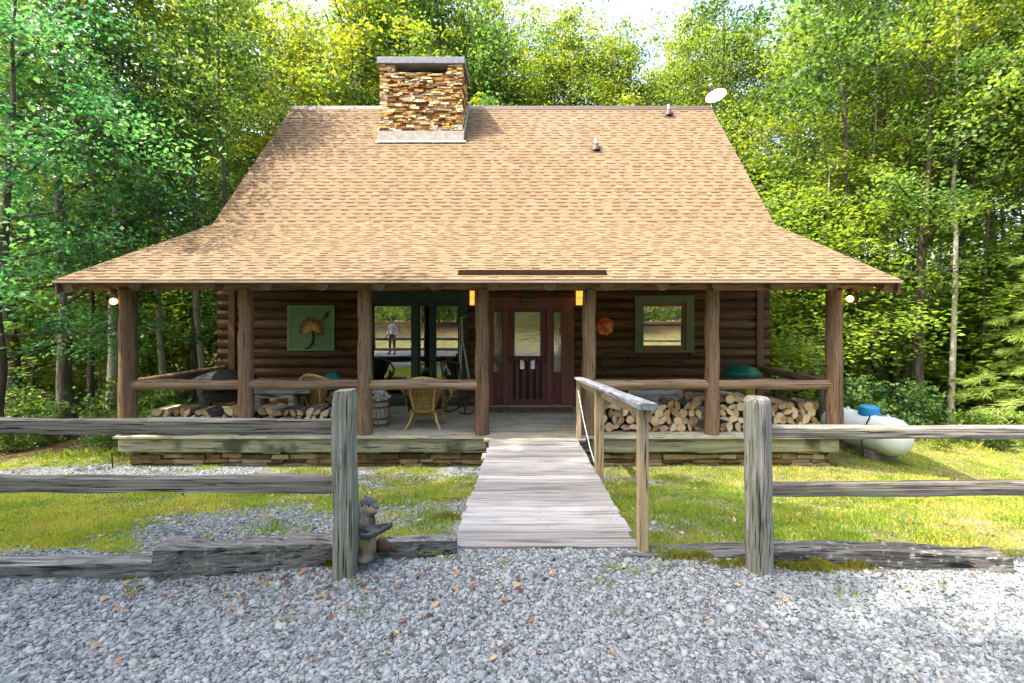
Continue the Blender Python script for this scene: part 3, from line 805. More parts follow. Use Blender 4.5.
for (p, q) in ((B2, RG), (E2, B2)):
    mb.add([(RX0, p[0], p[1]), (RX1, p[0], p[1]), (RX1, q[0], q[1]), (RX0, q[0], q[1])], [(0, 1, 2, 3)], 0, .55)
mb.build('shingles', M['shingle'], roof)
mb = MB(); x = RX0-.03
while x < RX1:
    mb.prism([(RG[0]-.15, RG[1]-.155), (RG[0], RG[1]+.035), (RG[0]+.15, RG[1]-.155), (RG[0]+.13, RG[1]-.17), (RG[0], RG[1]+.012), (RG[0]-.13, RG[1]-.17)], x, min(x+.29, RX1+.03), 'x', 0, random.uniform(0, .5)); x += .292
mb.build('ridge_cap', M['ventbrown'], roof)
mb = MB()
mb.box2((RX0-.02, E[0]-.035, E[1]-.045), (RX1+.02, E[0]-.012, E[1]-.012))
mb.build('drip_edge', M['drip'], roof)
mb = MB()
mb.box2((RX0, E[0]-.008, E[1]-.066), (RX1, E[0]+.012, E[1]-.047))
mb.build('fascia_board', M['fascia'], roof)
# rain diverter over the entrance
mb = MB(); ydv = 7.12
zdv = E[1]+(ydv-E[0])*.454
mb.add([(PX(457, ydv), ydv+.02, zdv+.01), (PX(608, ydv), ydv+.02, zdv+.01), (PX(606, ydv), ydv-.01, zdv+.095), (PX(459, ydv), ydv-.01, zdv+.095)], [(0, 1, 2, 3)])
o = mb.build('rain_diverter', M['fascia'], roof)
md = o.modifiers.new('s', 'SOLIDIFY'); md.thickness = .012
# rake boards + rake logs
for x in (RX0+.0, RX1-.0):
    mb = MB(); sx = .03 if x < 0 else -.03
    pl = [(E[0]-.01, E[1]-.02), (B[0], B[1]-.02), (RG[0], RG[1]-.02), (B2[0], B2[1]-.02), (E2[0], E2[1]-.02)]
    dn = [(p[0], p[1]-.2) for p in pl][::-1]; dn[2] = (RG[0], RG[1]-.3)
    mb.prism(pl+dn, x, x+sx, 'x')
    mb.build('rake_board', M['fascia'], roof)
    mb = MB(); xx = x+(.09 if x < 0 else -.09)
    mb.tube([(xx, 7.02, 2.215), (xx, 10.4, 3.72)], .1, 16, capmat=1)
    mb.build('rake_log', [M['joist'], M['logend']], roof, smooth=50)

# chimney
CX0, CX1, CY0, CY1 = -4.11, -1.77, 12.75, 13.85
chim = None
mb = MB()
zb = 5.2; zt = PZ(72.5, CY0)
stone_face(mb, (CX0, CY0, zb), (1, 0, 0), (0, -1, 0), CX1-CX0, zt-zb, .03, .085, .06, .30, .2, .045)
stone_face(mb, (CX1, CY0, zb), (0, 1, 0), (1, 0, 0), CY1-CY0, zt-zb, .04, .09, .1, .36, .2, .03)
stone_face(mb, (CX0, CY1, zb), (0, -1, 0), (-1, 0, 0), CY1-CY0, zt-zb, .04, .09, .1, .36, .2, .03)
stone_face(mb, (CX1, CY1, zb), (-1, 0, 0), (0, 1, 0), CX1-CX0, zt-zb, .05, .1, .15, .4, .2, .03)
ztop = PZ(64.5, CY0)
for (xa_, xb_) in ((CX0, CX0+.42), (CX1-.42, CX1)):
    stone_face(mb, (xa_, CY0, zt), (1, 0, 0), (0, -1, 0), xb_-xa_, ztop-zt, .04, .08, .12, .3, .4, .03)
    stone_face(mb, (xb_, CY1, zt), (-1, 0, 0), (0, 1, 0), xb_-xa_, ztop-zt, .05, .09, .12, .3, .4, .03)
mb.box2((CX0+.06, CY0+.06, zb-.3), (CX1-.06, CY1-.06, zt-.03), 1)
chim = mb.build('chimney', [M['stone'], M['mortar']], cabin, bevel=.008)
mb = MB(); mb.box2((CX0-.07, CY0-.06, ztop+.003), (CX1+.07, CY1+.06, ztop+.19))
mb.build('chimney_cap', M['capmetal'], chim, bevel=.012)
mb = MB(); mb.box2((CX0+.35, CY0+.35, zt-.02), (CX1-.35, CY1-.35, ztop-.003)); mb.build('flue_shade', M['black'], chim)  # black block in the opening: shade under the cap put into its colour
mb = MB()
zf1 = PZ(131.5, CY0); zf0 = PZ(140.5, CY0-.1)
mb.box2((CX0-.05, CY0-.055, zf0), (CX1+.04, CY0-.035, zf1))
sl_m = (RG[1]-B[1])/(RG[0]-B[0])
for xx in (CX0-.05, CX1+.035):
    poly = [(CY0-.05, zf0+.03), (CY0-.05, zf1), (CY1, zf1+(CY1-CY0)*sl_m), (CY1, zf0+.03+(CY1-CY0)*sl_m)]
    mb.prism(poly, xx, xx+.012, 'x')
mb.add([(CX0-.1, CY0-.06, zf0+.02), (CX1+.1, CY0-.06, zf0+.02), (CX1+.1, CY0-.09, zf0-.04), (CX0-.1, CY0-.09, zf0-.04)], [(0, 1, 2, 3)])
mb.build('flashing', M['flash'], chim)
# vents
for (vx, vy, vz, hh) in ((1.97, 12.49, 6.42, .2), (4.38, 13.72, 7.95, .2)):
    mb = MB()
    ang = math.atan(sl_m); rot = Matrix.Rotation(ang, 3, 'X')
    mb.box((vx, vy, vz+.03), (.34, .34, .012), rot)
    mb.lathe([(.13, -.04), (.10, .06), (.065, .11), (.06, .15)], (vx, vy, vz+.02), 16)
    v = mb.build('roof_vent', M['ventbrown'], cabin, smooth=40)
    mb = MB(); mb.lathe([(.042, 0), (.042, .16), (.036, .16), (.036, .05)], (vx, vy, vz+.16), 14, capt=False)
    mb.build('vent_pipe', M['white'], v, smooth=40)

# ---- sliding doors
def framebox(mb, x0, x1, z0, z1, y0, y1, wl, wr, wb, wt, mat=0):
    mb.box2((x0, y0, z0), (x0+wl, y1, z1), mat); mb.box2((x1-wr, y0, z0), (x1, y1, z1), mat)
    if wt: mb.box2((x0+wl, y0+.002, z1-wt), (x1-wr, y1-.002, z1), mat)
    if wb: mb.box2((x0+wl, y0+.002, z0), (x1-wr, y1-.002, z0+wb), mat)
def wx(px): return (px-525)/45.0
def wz(py): return 1.7-(py-320)/45.0
sd = None
mb = MB()
framebox(mb, wx(371.5), wx(468.5), FL, wz(291.5), YW-.15, YW+.08, .04, .2, .0, .27)
mb.box2((wx(413.2), YW-.12, FL), (wx(419.6), YW+.08, wz(304)))
sd = mb.build('sliding_door', M['dgreen'], cabin, bevel=.006)
mb = MB()
framebox(mb, wx(373.3), wx(413.2), FL+.02, wz(304), YW-.08, YW-.03, .03, .03, .16, .05)
framebox(mb, wx(419.6), wx(433.4), FL+.02, wz(304), YW-.08, YW-.03, .03, .07, .16, .05)
framebox(mb, wx(433.6), wx(459.6), FL+.02, wz(304), YW-.06, YW-.01, .07, .03, .16, .05)
mb.build('sash', M['dgreen'], sd, bevel=.004)
for (a, b) in ((374, 412.8), (420.3, 430.2), (436.6, 459)):
    mb = MB(); mb.box2((wx(a)-.005, YW-.05 if a != 436.6 else YW-.035, FL+.15), (wx(b)+.005, YW-.044 if a != 436.6 else YW-.029, wz(305)))
    mb.build('pane', M['glass'], sd)
mb = MB()
for (a, b) in ((373, 413.2), (419.8, 460)):
    n = 60; vv = []
    for i in range(n+1):
        x = wx(a)+(wx(b)-wx(a))*i/n
        y = YW+.14+.018*math.sin(i*.9)
        vv += [(x, y, wz(304)), (x, y, wz(312.5)+.012*math.sin(i*1.7))]
    mb.add(vv, [(2*i, 2*i+2, 2*i+3, 2*i+1) for i in range(n)])
mb.build('plaid_valance', M['curtain'], sd)

# ---- front door unit
mb = MB()
framebox(mb, wx(488), wx(573.5), FL, wz(297.5), YW-.14, YW+.08, .13, .28, .03, .24)
for (a, b) in ((503.2, 508.2), (546.6, 552.2)): mb.box2((wx(a), YW-.13, FL), (wx(b), YW+.06, wz(306)))
mb.box2((wx(494.5), YW-.125, wz(308.5)), (wx(503.2), YW+.05, wz(307.5)+.02))
door_unit = mb.build('door_casing', M['maroon_trim'], cabin, bevel=.008)
for (a, b) in ((492.6, 503.2), (552.2, 563.4)):
    mb = MB(); 
    framebox(mb, wx(a), wx(b), FL+.03, wz(307), YW-.08, YW-.02, .035, .035, .72, .12)
    mb.box2((wx(a)+.06, YW-.095, FL+.15), (wx(b)-.06, YW-.075, FL+.55)); mb.box2((wx(a)+.09, YW-.105, FL+.2), (wx(b)-.09, YW-.09, FL+.5))
    mb.build('sidelight', M['maroon'], door_unit, bevel=.006)
    mb = MB(); mb.box2((wx(a)+.03, YW-.055, FL+.74), (wx(b)-.03, YW-.05, wz(312))); mb.build('leaded_pane', M['glassw'], door_unit)
mb = MB()
x0, x1 = wx(508.3), wx(546.5); zt_ = wz(306.5)
gx0, gx1, dz0, dz1 = wx(514.5), wx(540.3), wz(356), wz(312)
framebox(mb, x0, x1, dz0, zt_, YW-.09, YW-.04, gx0-x0, x1-gx1, 0, zt_-dz1)
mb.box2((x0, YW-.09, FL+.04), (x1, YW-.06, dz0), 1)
framebox(mb, gx0-.03, gx1+.03, dz0-.03, dz1+.03, YW-.105, YW-.088, .035, .035, .035, .035)
mb.box2((x0+.02, YW-.14, dz0-.07), (x1-.02, YW-.09, dz0-.035))      # dentil shelf
for i in range(9): mb.box((x0+.08+i*(x1-x0-.16)/8, YW-.115, dz0-.09), (.04, .03, .035))
for i in range(6):
    xx = x0+.05+i*(x1-x0-.1)/5
    mb.box2((xx-(.05 if i in (0, 5) else .032), YW-.112, FL+.16), (xx+(.05 if i in (0, 5) else .032), YW-.088, dz0-.12))
mb.box2((x0+.01, YW-.112, FL+.05), (x1-.01, YW-.088, FL+.155))
door = mb.build('front_door', [M['maroon'], M['maroon_shade']], cabin, bevel=.006)
mb = MB(); mb.box2((gx0, YW-.07, dz0), (gx1, YW-.062, dz1)); mb.build('leaded_pane', M['glassw'], door)
for px in (522.3, 532.7):
    mb = MB(); mb.box2((wx(px)-.045, YW-.116, wz(368.5)), (wx(px)+.045, YW-.111, wz(359.5))); mb.build('small_pane', M['glassw'], door)
mb = MB(); hx = x0+.055
mb.lathe([(.028, 0), (.028, .012), (.012, .02), (.012, .05), (.03, .06), (.03, .085), (.01, .1)], (hx, YW-.115, 1.02-.2), 14, rot=Matrix.Rotation(R(90), 3, 'X')); mb.box((hx, YW-.118, .82), (.05, .016, .16))
mb.build('door_handle', M['bronze'], door, smooth=40)
mb = MB(); mb.box2((wx(490), YW-.3, FL+.002), (wx(571), YW-.05, FL+.035)); mb.build('threshold', M['lumber'], door_unit, bevel=.006)

# ---- right window
mb = MB()
framebox(mb, wx(633.5), wx(691.6), wz(352.3), wz(296), YW-.16, YW-.02, .16, .18, .06, .16)
win = mb.build('window', M['ogreen'], cabin, bevel=.006)
mb = MB()
framebox(mb, wx(640.7), wx(683.6), wz(349.8), wz(303.3), YW-.13, YW-.0, .03, .06, .1, .07)
mb.box2((wx(641.5), YW-.1, wz(326.2)), (wx(682), YW-.05, wz(324)))
mb.box2((wx(639), YW-.19, wz(350.3)), (wx(684.5), YW-.1, wz(348.6)))
mb.build('window_frame', M['sashwood'], win, bevel=.005)
for (z0, z1, yy) in ((wz(346.2), wz(326), YW-.06), (wz(324.2), wz(306), YW-.075)):
    mb = MB(); mb.box2((wx(641.8), yy, z0), (wx(681), yy+.006, z1)); mb.build('pane', M['glassr'], win)
mb = MB(); n = 50; vv = []
for i in range(n+1):
    x = wx(641)+(wx(682)-wx(641))*i/n; y = YW+.1+.015*math.sin(i*1.1)
    vv += [(x, y, wz(305)), (x, y, wz(348))]
mb.add(vv, [(2*i, 2*i+2, 2*i+3, 2*i+1) for i in range(n)])
mb.build('curtain', M['lace'], win)

# ------------------------------------------------------------------ small things on the porch
def lantern(name, px, w_, label):
    x = wx(px); e = empty(name, (x, YW-.12, wz(305.5)), 0, label, 'lantern', 'amber lanterns beside the front door')
    mb = MB(); hh = .31
    mb.box2((-w_/2-.02, -.02, -.02), (w_/2+.02, .03, hh+.03)); mb.box2((-w_/2-.02, -.15, hh), (w_/2+.02, -.02, hh+.02)); mb.box2((-w_/2-.015, -.145, -.02), (w_/2+.015, -.02, 0))
    for sx in (-1, 1): mb.box2((sx*w_/2-.008, -.146, 0), (sx*w_/2+.008, -.13, hh))
    mb.box2((-w_/2, -.143, hh*.5-.005), (w_/2, -.132, hh*.5+.005))
    mb.build('lantern_frame', M['bronze'], e, bevel=.003)
    mb = MB(); mb.box2((-w_/2+.008, -.13, .002), (w_/2-.008, -.022, hh-.002)); mb.build('lantern_glass', M['amber'], e)
lantern('wall_lantern', 473.5, .12, 'narrow amber glass lantern between the dark green doors and the front door')
lantern('wall_lantern', 578.6, .19, 'wider amber glass lantern on the wall right of the front door')

def flood(px, py, side, label):
    x = PX(px, 7.45); z = PZ(py, 7.45)
    e = empty('flood_light', (x, 7.45, 2.19), 0, label, 'flood light', 'twin flood lights under the porch corners')
    mb = MB(); mb.lathe([(.05, -.02), (.05, .0), (.02, .015)], (-.02*side, 0, 0), 12)
    mb.tube([(-.02*side, 0, -.01), (0, -.01, -.06), (.01*side, -.03, -.09)], .012, 8); mb.tube([(-.02*side, 0, -.01), (-.08*side, -.0, -.07), (-.13*side, -.02, -.1)], .012, 8)
    mb.build('bracket', M['bronze'], e, smooth=40)
    d = z-2.19
    mb = MB(); mb.sphere((0.02*side, -.05, d), .052, 14, 10); mb.build('lit_bulb', M['bulb'], e, smooth=80)
    mb = MB(); mb.lathe([(.02, 0), (.035, .03), (.06, .1), (.055, .1), (.03, .03)], (-.13*side, -.02, -.1), 14, rot=Matrix.Rotation(R(150), 3, 'Y') if side > 0 else Matrix.Rotation(R(-150), 3, 'Y'), capt=False)
    mb.build('lamp_head', M['ventbrown'], e, smooth=40)
flood(115, 301.5, 1, 'twin flood light with one glowing bulb at the left end of the porch')
flood(849, 299, -1, 'twin flood light with one glowing bulb at the right end of the porch')

# painting
e = empty('flower_painting', (wx(314), YW-.14, wz(350)), 0, 'square green painted panel with a brown and yellow flower, hung on the log wall', 'painting')
W2, H2 = .51, .98
mb = MB(); mb.box2((-W2+.02, -.012, .02), (W2-.02, .03, H2-.02)); mb.build('panel', M['canvas'], e)
mb = MB(); framebox(mb, -W2, W2, 0, H2, -.022, .032, .035, .03, .03, .03); mb.build('panel_edge', M['canvasedge'], e, bevel=.003)
cxp, czp = .02, .44
for mname, nm2, off in (('petal_brown', 'brown_petals', 0), ('petal_yellow', 'yellow_petals', .5)):
    mb = MB()
    for i in range(9):
        a = R(-18)+R(216)*(i+off)/8.5
        L = .33*(1-.12*abs(math.cos(a)))*(1 if off == 0 else .72); wv = .062 if off == 0 else .022
        pts = []
        for s_, w__ in ((0, .1), (.35, .75), (.7, 1), (.9, .6), (1, .05), (.9, -.6), (.7, -1), (.35, -.75)):
            pts.append((cxp+math.cos(a)*L*s_-math.sin(a)*wv*w__, czp+math.sin(a)*L*s_*.92+math.cos(a)*wv*w__))
        mb.prism(pts, -.02-.004*(i % 3)-.008*(off > 0), -.011, 'y')
    mb.build(nm2, M[mname], e)
mb = MB()
mb.tube([(cxp+.02, -.018, czp), (cxp+.04, -.018, .3), (cxp+.02, -.018, .16), (cxp-.07, -.018, .06), (cxp-.16, -.018, .035)], [.02, .024, .026, .022, .012], 8)
mb.tube([(cxp+.1, -.016, czp+.1), (cxp+.27, -.017, czp+.26), (cxp+.33, -.018, czp+.33), (cxp+.38, -.018, czp+.42)], [.007, .008, .04, .006], 8)
mb.build('stem', M['stemblack'], e, smooth=50)

# orange metal flower
e = empty('metal_flower', (wx(603.5), YW-.16, wz(326)), 0, 'orange metal flower on a thin stem, hung on the wall right of the front door', 'wall flower')
mb = MB()
for ring, (nP, r0, L, sz) in enumerate(((9, .09, .13, .065), (7, .05, .09, .05), (5, .02, .05, .035))):
    for i in range(nP):
        a = 2*PI*i/nP+ring*.4
        mb.sphere((math.cos(a)*(r0+L*.4), -.03*ring-.01, math.sin(a)*(r0+L*.4)), sz, 10, 6, s=(1.1, .25, 1.1), rot=Matrix.Rotation(-a, 3, 'Y') @ Matrix.Rotation(R(20), 3, 'Z'))
mb.sphere((0, -.1, 0), .035, 10, 6)
mb.build('petals', M['orange'], e, smooth=60)
mb = MB()
mb.tube([(0, .02, -.1), (.02, .02, -.4), (-.05, .02, -.8), (.0, .02, -1.1)], .008, 6)
mb.tube([(-.05, .02, -.75), (.1, .02, -1.02), (.18, .02, -1.15)], .012, 6)
mb.tube([(.35, .03, -.55), (.55, .03, -.85), (.65, .03, -1.08)], .012, 6); mb.tube([(.45, .03, -.82), (.62, .03, -.68)], .014, 6)
mb.build('metal_stem', M['hoop'], e)

# house sign over the door
e = empty('name_plaque', (wx(528), YW-.145, wz(302.8)), 0, 'small dark plaque with worn pale lettering above the front door', 'sign')
mb = MB(); mb.box2((-.19, -.02, 0), (.19, .0, .105)); mb.build('plaque_board', M['plaque'], e, bevel=.006)
mb = MB()
for i in range(9):
    xx = -.13+i*.032; hgt = random.uniform(.03, .05)
    mb.box((xx, -.022, .052), (.006, .004, hgt)); mb.box((xx+.009, -.022, .052+random.choice((-.018, 0, .018))), (.014, .004, .006))
mb.build('lettering', M['gold'], e)

# hanging rope and ring
e = empty('hanging_rope', (wx(470), YW-.2, wz(316)), 0, 'bundle of pale rope hanging from a ring left of the front door', 'rope')
mb = MB()
mb.tube([(.06+.1*math.cos(t), 0, .1*math.sin(t)) for t in np.linspace(0, 2*PI, 20)], .007, 6, caps=False)
mb.build('ring', M['hoop'], e, smooth=60)
mb = MB()
for k in range(6):
    a, b = random.uniform(-.2, -.12), random.uniform(-.2, .0)
    mb.tube([(-.04, 0, 0), (a, -.02+k*.006, -.04), (a+.02*math.sin(k), -.02+k*.006, -.5), (b, -.02, -.95-.1*k), (b+.03, 0, -1.2-.08*k)], .008, 6)
mb.build('strands', M['rope'], e, smooth=60)

mb = MB(); mb.box2((0, 0, 0), (1.78, .52, .018))
for i in range(30): mb.box2((.03+i*.058, .03, .0182), (.07+i*.058, .49, .024))
tag(mb.build('doormat', M['mat'], None, bevel=.004, loc=(wx(490), 9.2, FL+.003)), 'wide brown ribbed doormat in front of the maroon door', 'doormat')

# wicker chair
def wicker_chair(loc, rz, label):
    e = empty('wicker_chair', loc, rz, label, 'wicker chair', 'wicker chairs on the porch')
    # local: back plane at y<0 (towards viewer), seat extends to +y
    nu, nv = 20, 12; vv = []
    for j in range(nv+1):
        t = j/nv
        for i in range(nu+1):
            u_ = -1+2*i/nu
            w_ = .17+.20*t**1.1
            zt2 = .30+t*(.60-.11*u_*u_)
            vv.append((u_*w_, -.02-.10*t+.10*u_*u_*(.3+t*.9), zt2))
    ff = [(j*(nu+1)+i, j*(nu+1)+i+1, (j+1)*(nu+1)+i+1, (j+1)*(nu+1)+i) for j in range(nv) for i in range(nu)]
    mb = MB(); mb.add(vv, ff)
    o = mb.build('backrest', M['wicker'], e, smooth=60); md = o.modifiers.new('s', 'SOLIDIFY'); md.thickness = .022
    mb = MB()
    top = vv[nv*(nu+1):]
    rim = [(top[0][0]+.03, .38, .46), (top[0][0]-.04, .3, .55), (top[0][0]-.07, .16, .64)]+top+[(top[-1][0]+.07, .16, .64), (top[-1][0]+.04, .3, .55), (top[-1][0]-.03, .38, .46)]
    mb.tube(rim, .026, 10); mb.build('rim', M['cane'], e, smooth=60)
    for s_ in (-1, 1):
        mb = MB()
        mb.tube([(s_*.155, -.03, .28), (s_*.19, -.09, .5), (s_*.245, -.15, .84)], .014, 8); mb.build('back_pole', M['cane'], e, smooth=60)
        vv2 = []
        for j in range(9):
            t = j/8; 
            vv2 += [(s_*(.30-.10*t*0), .0+.38*t, .30), (s_*(.36+.03*math.sin(t*PI)), .02+.36*t, .60-.13*t)]
        mb = MB(); mb.add(vv2, [(2*j, 2*j+2, 2*j+3, 2*j+1) for j in range(8)])
        o = mb.build('arm_panel', M['wicker'], e, smooth=60); md = o.modifiers.new('s', 'SOLIDIFY'); md.thickness = .018
    mb = MB()
    mb.lathe([(.2, .27), (.29, .29), (.3, .315), (.29, .33)], (0, .18, 0), 24)
    mb.build('seat', M['wicker'], e, smooth=40)
    mb = MB(); n = 16; vv = []
    for i in range(n+1):
        u_ = -1+2*i/n
        vv += [(u_*.22, -.035+.01*abs(u_), .31), (u_*.235, -.05+.01*abs(u_), .145+.075*(1-u_*u_))]
    mb.add(vv, [(2*i, 2*i+2, 2*i+3, 2*i+1) for i in range(n)])
    o = mb.build('apron', M['wicker'], e, smooth=60); md = o.modifiers.new('s', 'SOLIDIFY'); md.thickness = .02
    for sx, sy in ((-1, 0), (1, 0), (-1, 1), (1, 1)):
        y0 = -.03 if sy == 0 else .40
        mb = MB(); mb.tube([(sx*.2, y0, .29), (sx*.235, y0-.02 if not sy else y0+.02, .14), (sx*.31, y0-.07 if not sy else y0+.07, .0)], [.02, .02, .017], 10)
        mb.build('leg', M['cane'], e, smooth=50)
    return e
wicker_chair((PX(424, 7.84), 7.86, FL), R(-3), 'golden wicker armchair with its back to the railing, beside the barrel')
mb = MB(); mb.sphere((0, 0, 0), .1, 16, 10, s=(2.95, 2.2, .75))
tag(mb.build('seat_cushion', M['teal'], None, smooth=60, loc=(PX(424, 8.0), 8.06, FL+.395)), 'teal seat cushion in the golden wicker armchair beside the barrel', 'cushion')
wicker_chair((PX(316, 8.3), 8.3, FL), R(-24), 'golden wicker armchair turned sideways below the green flower panel')
mb = MB(); mb.sphere((0, 0, 0), .1, 16, 10, s=(2.0, .9, 2.0), rot=Matrix.Rotation(R(-15), 3, 'X'))
tag(mb.build('throw_pillow', M['teal'], None, smooth=60, loc=(PX(331, 8.5), 8.5, FL+.55+.16)), 'teal throw pillow propped in the sideways wicker armchair', 'pillow')

# rocking chair
e = empty('rocking_chair', (PX(462, 9.2), 9.15, FL), R(150), 'dark bentwood rocking chair in the shade before the glass doors', 'rocking chair')
mb = MB(); mb.box2((-.25, -.24, .40), (.25, .24, .435)); mb.build('seat', M['darkwood'], e, bevel=.01)
mb = MB()
for s_ in (-.23, .23): mb.tube([(s_, .22, .42), (s_, .30, .75), (s_, .38, 1.08)], .016, 8)
for k in range(5): mb.tube([(-.15+.075*k, .25, .44), (-.15+.075*k, .37, 1.04)], .009, 6)
mb.tube([(-.23, .38, 1.06), (0, .40, 1.1), (.23, .38, 1.06)], .022, 8)
mb.build('backrest', M['darkwood'], e, smooth=50)
for s_ in (-.24, .24):
    mb = MB(); mb.tube([(s_, -.42+.1*k, .03+.10*((k-4.2)/4.2)**2) for k in range(9)], .018, 8); mb.build('rocker', M['darkwood'], e, smooth=50)
    for y_ in (-.2, .2):
        mb = MB(); mb.tube([(s_, y_, .05), (s_, y_, .40)], .017, 8); mb.build('leg', M['darkwood'], e, smooth=50)
    mb = MB(); mb.tube([(s_, -.22, .40), (s_, -.24, .62), (s_, .0, .65), (s_, .28, .68)], .015, 8); mb.build('armrest', M['darkwood'], e, smooth=50)

# barrel
e = empty('barrel', (PX(380, 8.05), 8.05, FL), 0, 'small wooden stave barrel topped with pale bark, behind the railing', 'barrel')
def bprof(z): return .14+.035*math.sin(PI*z/.5)
mb = MB(); mb.lathe([(bprof(z), z) for z in np.linspace(0, .5, 11)], (0, 0, 0), 28); mb.build('staves', M['barrel'], e, smooth=40)
for z in (.05, .16, .36, .46):
    mb = MB(); mb.lathe([(bprof(z-.018)+.004, z-.018), (bprof(z)+.007, z), (bprof(z+.018)+.004, z+.018)], (0, 0, 0), 28, capb=False, capt=False); mb.build('hoop', M['hoop'], e, smooth=60)
mb = MB()
for k in range(34):
    a = random.uniform(0, 2*PI); r = random.uniform(0, .16)
    mb.box((math.cos(a)*r, math.sin(a)*r, .52+random.uniform(-.02, .09)), (.09, .06, .05), Matrix.Rotation(random.uniform(0, 3), 3, 'Z') @ Matrix.Rotation(random.uniform(-.6, .6), 3, 'X'), jit=.012)
mb.build('bark_filling', M['pale'], e, bevel=.006)

# low plank bench left
e = empty('plank_bench', (PX(283, 8.25), 8.25, FL), R(2), 'low grey plank bench above the firewood at the left of the porch', 'bench')
mb = MB(); rough_beam(mb, (-.5, -.08, .60), (.55, -.06, .61), .22, .06, 16, .008, 4, .1); rough_beam(mb, (-.46, .14, .595), (.42, .14, .6), .18, .05, 16, .008, 6, .1); mb.build('seat', M['greyplank'], e, smooth=40)
mb = MB(); mb.box2((-.42, -.15, .49), (.22, -.11, .565)); mb.build('seat_frame', M['greyplank'], e, bevel=.005)
for sx in (-.38, .2):
    mb = MB(); mb.box2((sx-.05, -.14, 0), (sx+.05, .16, .57)); mb.build('leg', M['greyplank'], e, bevel=.008)
# bench with back at right
e = empty('wooden_bench', (PX(655, 8.35), 8.35, FL), 0, 'weathered grey wooden bench behind the firewood, under the green window', 'bench')
mb = MB()
for s_ in (-.45, .47):
    mb2 = MB(); mb2.box2((s_-.04, -.02, 0), (s_+.04, .06, .635)); mb2.build('leg', M['lumber'], e, bevel=.006)
rough_beam(mb, (-.41, 0, .555), (.43, 0, .56), .05, .10, 14, .004, 2, .05); rough_beam(mb, (-.41, 0, .435), (.43, 0, .435), .05, .12, 14, .004, 9, .05)
mb.build('backrest', M['greyplank'], e, smooth=40)
mb = MB(); mb.box2((-.46, .07, .36), (.48, .42, .40)); mb.build('seat', M['greyplank'], e, bevel=.006)
for s_ in (-.42, .44):
    mb = MB(); mb.box2((s_-.035, .34, 0), (s_+.035, .41, .36)); mb.build('leg', M['lumber'], e, bevel=.006)

# covered grill
e = empty('covered_grill', (PX(222, 8.95), 8.95, FL), 0, 'dark covered grill in the corner at the left end of the porch', 'grill')
mb = MB(); nu, nv = 28, 12; vv = []
for j in range(nv+1):
    t = j/nv
    for i in range(nu):
        a = 2*PI*i/nu
        rr = (1-t**3.2*.95)*(1+.05*math.sin(a*7)*(1-t))
        x_ = .72*math.copysign(abs(math.cos(a))**.7, math.cos(a))*rr; y_ = .36*math.copysign(abs(math.sin(a))**.7, math.sin(a))*rr
        vv.append((x_, y_, .62+.40*t**.9+(.06*x_ if t > .3 else 0)+.02*math.sin(a*5)*(1-t)))
ff = [(j*nu+i, j*nu+(i+1) % nu, (j+1)*nu+(i+1) % nu, (j+1)*nu+i) for j in range(nv) for i in range(nu)]
ff.append(tuple(nv*nu+i for i in range(nu)))
e.scale = (.88, .88, .9)
mb.add(vv, ff); mb.build('cover', M['tarp'], e, smooth=60)
mb = MB(); mb.sphere((.05, 0, .50), .3, 18, 10, s=(1.6, .95, .72)); mb.build('fire_box', M['tarp'], e, smooth=60)
for sx in (-.4, .45):
    for sy in (-.22, .22):
        mb = MB(); mb.tube([(sx, sy, 0), (sx, sy, .45)], .022, 8); mb.build('leg', M['black'], e)

# green lidded pot on mustard stand
e = empty('lidded_kettle', (PX(741, 9.2), 9.2, FL), 0, 'green rounded kettle lid on a mustard stand near the right wall corner', 'kettle')
mb = MB(); mb.lathe([(.02, .66), (.2, .68), (.33, .75), (.37, .81), (.36, .85), (.28, .93), (.14, .975), (.03, .985)], (0, 0, 0), 28); mb.build('lid', M['greenlid'], e, smooth=50)
mb = MB(); mb.tube([(-.36, -.05, .86), (-.42, -.1, .87), (-.42, -.1, .78), (-.37, -.06, .77)], .014, 8); mb.build('handle', M['hoop'], e, smooth=50)
mb = MB(); mb.box2((.06, -.1, 0), (.24, .1, .70)); mb.build('stand', M['mustard'], e, bevel=.012)

